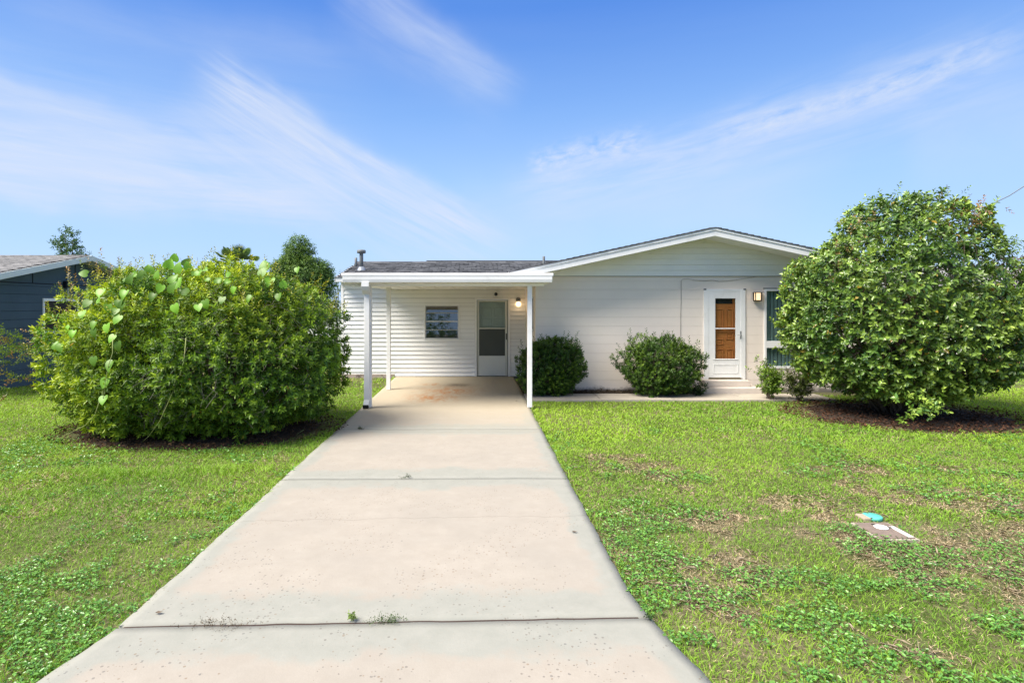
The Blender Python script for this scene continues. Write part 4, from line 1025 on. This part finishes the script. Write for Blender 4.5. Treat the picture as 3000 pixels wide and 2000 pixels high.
# --- two rounded shrubs against the wall, seedling shrubs by the step
def wall_shrub(label, cx, cy, rx, ry, top, seed, grp):
    t = thing('wall_shrub', label, 'shrub', grp); prt = []
    B = dict(c=(cx, cy, top*.52), rx=rx, ry=ry, up=top*.46, dn=top*.54, p=2.6)
    for (n, lay, nl) in ((900, 1.0, 10), (800, .88, 9), (600, .7, 9)):
        q, N = blob(n, rough=.34, sc=2.6, seed=seed, layer=lay, **B)
        tz = np.clip((q[:, 2])/top, 0, 1); q[:, 0] = cx+(q[:, 0]-cx)*(.72+.28*np.clip(tz*2.2, 0, 1))
        k = q[:, 2] > .02; q, N = q[k], N[k]
        ax = nrm(N*.8+np.array([0, 0, .75])+rng.normal(size=q.shape)*.35)
        f = np.clip(fbm(q, 3.2, seed+4)*1.5-.45, 0, 1)[:, None]*rng.uniform(.3, 1.2, (len(q), 1))
        b_ = lerp([.022, .060, .012], [.050, .125, .016], np.clip(f, 0, 1)); t_ = lerp([.06, .145, .018], [.30, .42, .035], np.clip(f, 0, 1))
        prt.append(shoots(q, ax, nl, .08, .064, .026, b_, t_, .25, 75, 28))
    q, N = blob(110, rough=.34, sc=2.6, seed=seed, layer=1.03, **B); k = q[:, 2] > top*.75; q, N = q[k], N[k]
    prt.append(shoots(q, nrm(N*.3+np.array([0, 0, 1])+rng.normal(size=q.shape)*.2), 12, .20, .055, .022, np.tile([.03, .075, .014], (len(q), 1)), np.tile([.09, .15, .02], (len(q), 1)), .25, 75, 35))
    V, Fq, C = cat_geo(prt); tag(np_mesh('foliage', V, Fq, C, M['leaf'], t), kind='stuff')
    q, N = blob(46, rough=.1, sc=2, seed=seed, layer=.75, **B)
    branches([(cx+(p[0]-cx)*.3, cy+(p[1]-cy)*.3, -.05) for p in q if p[2] > .15], [tuple(p) for p in q if p[2] > .15], .014, .004, 'branches', M['bark'], t)
wall_shrub('rounded green shrub behind the right carport post', 1.68, 12.33, .70, .48, 1.12, 61, 'shrubs along the block wall')
wall_shrub('rounded green shrub in front of the wall just left of the front door', 4.02, 12.30, .83, .50, 1.10, 66, 'shrubs along the block wall')
def sapling(name, label, cx, cy, h, n, sp, c1, c2, nst, grp=None, tw=0):
    t = thing(name, label, 'shrub', grp); bs, es, prt = [], [], []
    for k in range(nst):
        a = random.uniform(0, 6.28); e = (cx+math.cos(a)*sp*random.uniform(.3, 1), cy+math.sin(a)*sp*.6, h*random.uniform(.6, 1)); bs.append((cx+random.gauss(0, .03), cy+random.gauss(0, .03), -.05)); es.append(e)
    branches(bs, es, .011, .003, 'stems', M['bark'], t, .1)
    for b, e in zip(bs, es):
        b, e = np.array(b), np.array(e); tt = rng.uniform(.3, 1.02, n)[:, None]; q = b+(e-b)*tt+rng.normal(size=(n, 3))*[.06, .06, .05]; q[:, 2] = np.maximum(q[:, 2], .03)
        prt.append(shoots(q, nrm((e-b)+rng.normal(size=(n, 3))*.5), 8, .08, .058, .030, np.tile(c1, (n, 1)), np.tile(c2, (n, 1)), .3, 80, 35))
    V, Fq, C = cat_geo(prt); tag(np_mesh('foliage', V, Fq, C, M['leaf'], t), kind='stuff')
    if tw:
        q = np.array([cx, cy, .3])+rng.normal(size=(tw, 3))*[sp*.5, sp*.3, .15]; q[:, 2] = np.abs(q[:, 2])+.03
        V, Fq, C = twigs_geo(q, nrm(rng.normal(size=q.shape)*.7+[0, 0, .5]), rng.uniform(.1, .3, tw), .003, np.array([.3, .3, .3])); tag(np_mesh('twigs', V, Fq, None, M['twig'], t), kind='stuff')
sapling('young_shrub', 'young leggy light green shrub right of the front step', X_(1768, 11.7), 11.7, .78, 30, .30, (.07, .15, .02), (.24, .36, .04), 10)
sapling('twiggy_shrub', 'half bare brownish shrub between the young shrub and the camellia', X_(1836, 11.6), 11.6, .62, 18, .36, (.06, .10, .02), (.17, .20, .05), 12, None, 240)
sapling('low_shrub', 'low dark spreading plant at the foot of the door side shrub', X_(1590, 12.3), 12.32, .16, 9, .32, (.02, .05, .012), (.05, .10, .02), 8)

# --- trees behind
def far_tree(name, label, cat, x, y, lobes, n, L, cols, trunk_r, h0, nl=7, grp=None, sprigs=0):
    t = thing(name, label, cat, grp); prt = []; ends = []
    for (dx, dz, rx, rz, wgt) in lobes:
        B = dict(c=(x+dx, y, dz), rx=rx, ry=rx*.8, up=rz, dn=rz, p=2.0)
        for lay, fr in ((1.0, .5), (.8, .3), (.5, .2)):
            q, N = blob(max(int(n*wgt*fr), 4), rough=.28, sc=1.6, seed=int(abs(x*7+dz*3)) % 90, layer=lay, **B)
            f = np.clip(fbm(q, 1.6, 8)*1.5-.4+.3*(q[:, 2:3].ravel()-dz)/rz, 0, 1)[:, None]
            prt.append(shoots(q, nrm(N+rng.normal(size=q.shape)*.5+[0, 0, .2]), nl, .2, L, L*.42, lerp(cols[0], cols[1], f), lerp(cols[1], cols[2], f), .25, 80, 40))
        ends.append((x+dx, y, dz))
    V, Fq, C = cat_geo(prt); tag(np_mesh('crown', V, Fq, C, M['leaf_far'], t), kind='stuff')
    mb = MB(); mb.tube([(x, y, -.1), (x+.05, y, h0*.5), (x, y, h0)], trunk_r, 8, trunk_r*.6)
    for e in ends:
        mb.tube([(x, y, h0*.7), ((x+e[0])/2+.05, y, (h0*.8+e[2])/2), e], trunk_r*.5, 6, .01)
    mb.build('trunk', M['bark'], t, 0, True)
TC = ((.028, .075, .02), (.085, .18, .035), (.22, .34, .055))
Y1 = 24.0; s1 = Y1/F
far_tree('vine_covered_tree', 'dense dark green tree rising behind the hedge beside the house', 'tree', X_(690, Y1), Y1,
         [(-.1, Z_(585, Y1), .50, .62, .5), (.2, Z_(625, Y1), .85, .65, .8), (.45, Z_(655, Y1), .95, .6, .8), (-.65, Z_(618, Y1), .55, .35, .4), (.95, Z_(630, Y1), .38, .42, .3), (-.5, Z_(660, Y1), .9, .6, .7), (.2, 1.9, 1.2, .8, .8)], 1500, .10, TC, .16, 2.6)
Y2 = 27.0
far_tree('sparse_tree', 'thin open topped tree behind the neighbour roof at far left', 'tree', X_(155, Y2), Y2,
         [(-.35, Z_(560, Y2), .22, .45, .3), (-.12, Z_(540, Y2), .14, .50, .25), (.28, Z_(545, Y2), .20, .48, .3), (.12, Z_(575, Y2), .42, .40, .5), (.75, Z_(588, Y2), .2, .18, .15), (-.1, 3.6, .9, .7, .8)], 190, .13, ((.04, .10, .035), (.08, .17, .05), (.18, .27, .07)), .09, 3.6)
# palm
pt = thing('palm_tree', 'small fan palm top showing above the middle of the hedge', 'palm')
YP = 22.0; pc = np.array([X_(540, YP), YP, Z_(618, YP)])
MB().tube([(pc[0], YP, -.1), (pc[0]+.05, YP, 1.6), (pc[0], YP, pc[2])], .16, 8, .13).build('trunk', M['bark'], pt, 0, True)
prt = []
for k in range(30):
    a = k*2.4; elv = random.uniform(-.35, .6) if k > 14 else .55+.06*k; d = np.array([math.cos(a)*math.cos(elv), math.sin(a)*math.cos(elv)*.8, math.sin(elv)]); st = random.uniform(.45, .72)
    tip = pc+d*st; n = 18; side = nrm(np.cross(d, [0.1, .2, 1])[None])[0]
    ths = np.linspace(-1.0, 1.0, n); D = np.stack([d*math.cos(t)+side*math.sin(t) for t in ths])
    D[:, 2] -= .1; Bp = np.tile(tip, (n, 1)); L = .40*np.cos(ths*.55)
    V, Fq = leaf_geo(Bp, D, np.tile(np.cross(side, d), (n, 1)), L, np.full(n, .035), .3, .12)
    dead = elv < -.1
    col = np.array([.20, .15, .09]) if dead else np.array([.17, .26, .10])*random.uniform(.7, 1.6)
    o = np_mesh('frond', V, Fq, np.tile(col, (len(V), 1)), M['leaf_far'], pt)
    V2 = np.stack([pc, pc+side*.02, tip+side*.01, tip]); 
# hazy scrub low in the gap and trees across the street (they show in the window glass)
far_tree('background_tree', 'pale thin tree in the gap between the dark tree and the house', 'tree', X_(772, 26), 26.0, [(0, 2.0, .35, .5, .3), (.1, 2.9, .25, .45, .12)], 260, .08, TC, .05, 1.8)
for (x, y, sc_) in ((-3.5, -14, 1.0), (6.5, -17, 1.15), (-13, -19, 1.2)):
    far_tree('street_tree', {-3.5: 'broad green tree across the street reflected in the carport window', 6.5: 'second green tree across the street behind the photographer', -13: 'third green tree across the street at far left'}[x], 'tree', x, y,
             [(0, 3.0*sc_, 1.9*sc_, 1.5, 1), (-1.2, 2.3*sc_, 1.4, 1.0, .6), (1.3, 2.4*sc_, 1.4, 1.0, .6)], 330, .22, TC, .2, 2.4, 6, 'trees across the street')
oh = thing('opposite_house', 'pale low house across the street behind the photographer', 'house')
MB().box(-9, 9, -26, -20, -.1, 2.5).build('wall', M['block'], oh)
MB().prism([(-26.5, 2.45), (-26.5, 2.55), (-23, 3.7), (-19.5, 2.55), (-19.5, 2.45)], 'x', -9.5, 9.5).build('roof', M['shingle_tan'], oh)

# overhead service wire at top right, kite scrap in the sky
wr = thing('service_wire', 'thin dark overhead wire at the top right behind the camellia', 'wire')
a_, b_ = P(2284, 466, 14), P(2352, 428, 14); dv = (b_-a_)
pts = [a_-dv*2.2+Vector((0, 0, .35*1)), a_-dv*1.0+Vector((0, 0, .12)), a_, a_+dv*.5+Vector((0, 0, -.03)), b_, b_+dv*2+Vector((0, 0, .4)), b_+dv*6+Vector((0, 0, 2.2))]
MB().tube(pts, .011, 5).build('wire', M['steel'], wr)

# ------------------------------------------------------------ meter box in the right lawn
mbx = thing('meter_box', 'worn concrete utility meter lid set in the right lawn', 'meter box')
MB().box(3.38, 3.715, 4.74, 5.12, -.10, -.018).build('rim', mat('pale_concrete_rim', (.36, .32, .26), .9, (40, .5), .15, 8), mbx, .006)
lid = MB().box(3.40, 3.69, 4.76, 5.095, -.05, -.010).build('lid', mat('brown_grit_lid', (.20, .155, .13), .9, (60, .6), .2, 25), mbx, .004)
MB().lathe((3.555, 4.975, -.009), [(.054, 0), (.056, .006), (.048, .009), (.046, .006), (.01, .0065)], 24).build('reader_cap', M['trim'], mbx, 0, True)
MB().box(3.615, 3.64, 4.965, 4.98, -.0095, -.004).build('slot', M['black'], mbx); MB().box(3.52, 3.545, 5.04, 5.052, -.0095, -.006).build('slot', M['black'], mbx)
for k in range(5): MB().box(3.64+k*.010, 3.644+k*.010-.0, 4.77, 5.0, -.0095, -.0065).build('rib', mbx.children[1].data.materials[0], mbx)
tc_ = thing('cleanout_cap', 'round turquoise plastic cap in the grass just behind the meter lid', 'cap')
MB().lathe((3.69, 5.28, -.05), [(.080, 0), (.082, .030), (.074, .036), (.0, .038)], 28).build('cap_top', mat('turquoise_plastic', (.10, .46, .38), .55, None, .12, 20), tc_, 0, True)
MB().box(3.56, 3.63, 5.20, 5.33, -.08, -.012).build('collar', mat('tan_collar', (.36, .30, .22), .9), tc_, .01)

# ------------------------------------------------------------ lawn
def inside(x, y):
    """True where nothing grows"""
    m = (x > XL(y)-.0) & (x < XR(y)+.0) & (y < 15.4)
    m |= (x > 1.0) & (x < 7.42) & (y > 11.60) & (y < 12.45)
    m |= (x > 1.0) & (x < 9.0) & (y > 12.43) & (y < 22)
    m |= (x > -3.6) & (x < 2) & (y > 15.30) & (y < 21)
    m |= (x < -10.93) & (y > 11.6) & (y < 20)
    m |= (x > 3.38) & (x < 3.715) & (y > 4.84-(x-3.4)*.25) & (y < 5.12)
    m |= ((x-3.69)**2+(y-5.28)**2 < .085**2)
    rough = .85+.3*fbm(np.stack([x, y], -1), 2.2, 90)
    for (cx, cy, rx, ry) in ((HC[0], HC[1]+.05, 2.12, 1.42), (CC[0]-.05, CC[1]-.15, 1.85, 1.38)):
        m |= ((x-cx)/rx)**2+((y-cy)/ry)**2 < rough**2*(1+.4*(rng.random(np.shape(x))-.6))
    return m
def blades(n, y0, y1, h, wd, bare=.0):
    y = rng.uniform(y0, y1, n); xm = 1.05*y+1.5; x = rng.uniform(-1, 1, n)*xm; x = np.where(x < 0, x*.95, x)
    k = ~inside(x, y); x, y = x[k], y[k]; P2 = np.stack([x, y], -1)
    f1 = fbm(P2, .55, 14); f2 = fbm(P2, 1.9, 15); f3 = vnoise(P2, 7, 16)
    nearR = np.clip((7.2-y)/2.2, 0, 1)*np.clip((x-1.5)/1.0, 0, 1)
    dry = np.clip((f2*.75+f3*.25-.57+.10*nearR)*6, 0, 1)*np.where(x < -1, .35, 1)*np.where(y > 7.5, .35, 1)
    dry = np.clip(dry+np.clip((fbm(P2, 1.1, 33)-.62)*8, 0, .6)*nearR, 0, 1)
    k = rng.random(len(x)) > dry*.35+bare; x, y, dry, f1, f2, f3 = (a[k] for a in (x, y, dry, f1, f2, f3)); m = len(x); P2 = np.stack([x, y], -1)
    isdry = rng.random(m) < dry*.85+.06+.10*(y < 7)
    yel = np.clip(f1*1.3-.2, 0, 1)[:, None]; far = np.clip((y-5)/5, 0, 1)[:, None]
    col = lerp(np.array([.10, .26, .026]), np.array([.34, .52, .045]), np.clip(yel*.7+far*.35+rng.random((m, 1))*.3-.1, 0, 1))
    col[isdry] = lerp(np.array([.42, .32, .18]), np.array([.72, .58, .40]), rng.random((isdry.sum(), 1)))
    col *= rng.uniform(.75, 1.2, (m, 1))
    hh = h*rng.uniform(.5, 1.3, m)*(.7+.7*f2)*np.where(isdry, .6, 1)
    edge = np.minimum(np.abs(x-XL(y)), np.abs(x-XR(y))); hh *= np.where(edge < .10, 1.5, 1)
    tuft = np.exp(-((x+4.3)/.9)**2-((y-6.55)/.18)**2)+.8*np.exp(-((x+2.9)/.6)**2-((y-6.75)/.15)**2); hh *= 1+1.6*tuft
    a = rng.uniform(0, 6.28, m); ln = rng.uniform(.25, 1.0, m)*np.where(isdry, 2.0, 1)
    D = nrm(np.stack([np.cos(a)*ln, np.sin(a)*ln, np.ones(m)], 1)); Sd = np.stack([-np.sin(a), np.cos(a), a*0], 1)
    tw = rng.uniform(-.9, .9, m); Sd = Sd*np.cos(tw)[:, None]+np.cross(D, Sd)*np.sin(tw)[:, None]
    B = np.stack([x, y, np.full(m, GZ)+(fbm(P2, .5, 3)-.5)*.03-.004], 1); W2 = (wd*rng.uniform(.6, 1.3, m))[:, None]
    mid = B+D*(hh*.55)[:, None]; tp = B+D*hh[:, None]+np.stack([np.cos(a), np.sin(a), -a*0-.3], 1)*(hh*.35)[:, None]
    V = np.stack([B-Sd*W2*.5, B+Sd*W2*.5, mid+Sd*W2*.45, tp, mid-Sd*W2*.45], 1).reshape(-1, 3); i = (np.arange(m)*5)[:, None]
    Fq = np.concatenate([i+np.array([0, 1, 2, 4]), i+np.array([4, 2, 3, 3])])
    # triangles need their own list; use thin quads instead of degenerate ones
    V = V.reshape(m, 5, 3); tip2 = V[:, 3]+Sd*W2*.08
    V = np.concatenate([V, tip2[:, None]], 1).reshape(-1, 3); i = (np.arange(m)*6)[:, None]
    Fq = np.concatenate([i+np.array([0, 1, 2, 4]), i+np.array([4, 2, 5, 3])])
    return V, Fq, np.repeat(col, 6, 0)
lawn = [blades(150000, 2.5, 5.2, .040, .0042), blades(170000, 5.2, 8.2, .045, .0062), blades(190000, 8.2, 13.5, .050, .010), blades(60000, 13.5, 24, .06, .02)]
V, Fq, C = cat_geo(lawn); g = np_mesh('grass', V, Fq, C, M['grass']); tag(g, 'short green lawn grass with yellowed dry patches', 'grass', kind='stuff')
def weeds():
    """broad-leaved ground cover: small oval leaves lying in patches"""
    out = []
    for (n, y0, y1, L) in ((90000, 2.5, 5.2, .022), (70000, 5.2, 9.0, .028)):
        y = rng.uniform(y0, y1, n); x = rng.uniform(-1, 1, n)*(1.05*y+1.0); k = ~inside(x, y); x, y = x[k], y[k]; P2 = np.stack([x, y], -1)
        f = fbm(P2, 1.5, 51)*.7+vnoise(P2, 6, 52)*.3; th = np.where(x < -1, .50-.10*np.clip((5.5-y)/2, 0, 1), .53-.05*np.clip((4.6-y)/1.5, 0, 1)+.06*np.clip((y-5.5)/2, 0, 1))
        k = rng.random(len(x)) < np.clip((f-th)*11, 0, 1); x, y, f = x[k], y[k], f[k]; m = len(x)
        a = rng.uniform(0, 6.28, m); t = rng.uniform(-.25, .6, m); D = np.stack([np.cos(a), np.sin(a), t], 1)
        z = GZ+.012+rng.random(m)*.035
        U = nrm(rng.normal(size=(m, 3))*.35+[0, 0, 1]); Ls = L*rng.uniform(.6, 1.4, m)
        V, Fq = leaf_geo(np.stack([x, y, z], 1), D, U, Ls, Ls*.62, .15, .15)
        col = lerp(np.array([.065, .20, .032]), np.array([.19, .40, .065]), rng.random((m, 1))); out.append((V, Fq, np.repeat(col*rng.uniform(.7, 1.2, (m, 1)), 6, 0)))
    V, Fq, C = cat_geo(out); o = np_mesh('ground_cover', V, Fq, C, M['leaf_gloss']); tag(o, 'low broad leaved weeds growing in patches through the lawn', 'weeds', kind='stuff')
weeds()
def litter():
    """dead leaves and bark chips on the mulch, straw on the bare lawn"""
    out = []
    for (cx, cy, rx, ry, n, cols) in ((HC[0], HC[1], 2.25, 1.52, 3600, ((.05, .03, .02), (.15, .09, .05))), (CC[0]-.05, CC[1]-.2, 2.1, 1.6, 4200, ((.05, .025, .018), (.17, .085, .05))), (3.0, 12.62, 1.9, .2, 1500, ((.04, .03, .02), (.13, .10, .07))), (-8.6, 13.3, .7, .5, 500, ((.2, .13, .08), (.4, .28, .18)))):
        r = np.sqrt(rng.random(n)); a = rng.uniform(0, 6.28, n); x = cx+np.cos(a)*r*rx; y = cy+np.sin(a)*r*ry
        D = nrm(np.stack([rng.normal(size=n), rng.normal(size=n), rng.normal(size=n)*.25], 1)); L = rng.uniform(.02, .06, n)
        V, Fq = leaf_geo(np.stack([x, y, np.full(n, GZ+.05)+rng.uniform(-.01, .02, n)], 1), D, nrm(rng.normal(size=(n, 3))*.4+[0, 0, 1]), L, L*rng.uniform(.25, .6, n), .3, .2)
        out.append((V, Fq, np.repeat(lerp(cols[0], cols[1], rng.random((n, 1))), 6, 0)))
    n = 30000; y = rng.uniform(2.5, 7.5, n); x = rng.uniform(-1, 1, n)*(1.05*y+.5); k = ~inside(x, y); x, y = x[k], y[k]; P2 = np.stack([x, y], -1)
    f = fbm(P2, 1.9, 15)*.75+vnoise(P2, 7, 16)*.25; f2 = fbm(P2, 1.1, 33); k = (rng.random(len(x)) < np.clip((f-.52)*7, 0, 1)+np.clip((f2-.6)*5, 0, .6)) & ((x > 0) | (rng.random(len(x)) < .3)); x, y = x[k], y[k]; n = len(x)
    D = nrm(np.stack([rng.normal(size=n), rng.normal(size=n)*.6, rng.normal(size=n)*.2], 1)); L = rng.uniform(.03, .09, n)
    V, Fq = leaf_geo(np.stack([x, y, np.full(n, GZ+.016)+rng.uniform(0, .02, n)], 1), D, nrm(rng.normal(size=(n, 3))*.5+[0, 0, 1]), L, np.full(n, .0045), .3, .2)
    out.append((V, Fq, np.repeat(lerp((.32, .25, .17), (.46, .38, .28), rng.random((n, 1))), 6, 0)))
    V, Fq, C = cat_geo(out); o = np_mesh('leaf_litter', V, Fq, C, leaf_mat('dry_litter', .1, .9, .1)); tag(o, 'dead leaves, bark chips and straw on mulch and bare lawn', 'leaf litter', kind='stuff')
litter()
# weeds rooted in the driveway joints
def jweed(label, cx, cy, n, sp, L, c, upright=.2, name='joint_weed'):
    q = np.array([cx, cy, .006])+rng.normal(size=(n, 3))*[sp, sp*.35, .0]; q[:, 2] = rng.uniform(.004, .015, n)
    V, Fq, C = shoots(q, nrm(rng.normal(size=(n, 3))*[1, .8, .1]+[0, 0, upright]), 6, .035, L, L*.4, np.tile(np.array(c)*.7, (n, 1)), np.tile(np.array(c), (n, 1)), .3)
    t = thing(name, label, 'weed', 'weeds in the driveway joints'); tag(np_mesh('leaves', V, Fq, C, M['leaf'], t), kind='stuff')
jweed('sprawling green weed at the middle of the near driveway joint', X_(887, 3.50), 3.485, 40, .045, .014, (.10, .17, .05))
jweed('small upright grass tuft left of the sprawling weed on the near joint', X_(808, 3.49), 3.50, 9, .010, .028, (.20, .30, .06), 1.5)
jweed('brown creeping weed near the left end of the near joint', X_(505, 3.45), 3.435, 60, .10, .011, (.13, .09, .05))
jweed('tiny weed where the near joint meets the right lawn', X_(1490, 3.53), 3.52, 12, .02, .02, (.05, .10, .03), .6)
jweed('tiny weed in the middle joint of the driveway', X_(933, 6.36), 6.36, 12, .03, .018, (.05, .09, .03), .5)
jweed('small weed at left of the far driveway crack', X_(828, 8.85), 8.86, 8, .02, .03, (.06, .10, .03), .8)
for (lab, px, py) in (('dark leaf lying on the right side of the near slab', 1319, 1223), ('small dark leaf at the left edge of the near slab', 364, 1409), ('dead leaf on the slab below the rust stain', 1271-85, 921)):
    Y = F*H/(py-VY); me = bpy.data.meshes.new('fallen_leaf')
    me.from_pydata([(-.022, 0, 0), (-.008, .012, .006), (.012, .010, .003), (.026, 0, .008), (.008, -.011, .002), (-.01, -.009, .007)], [], [(0, 5, 4, 3), (0, 3, 2, 1)]); me.materials.append(M['bark'])
    o = link('fallen_leaf', me, None, (X_(px, Y), Y, .008)); tag(o, lab, 'leaf', 'leaves on the driveway')
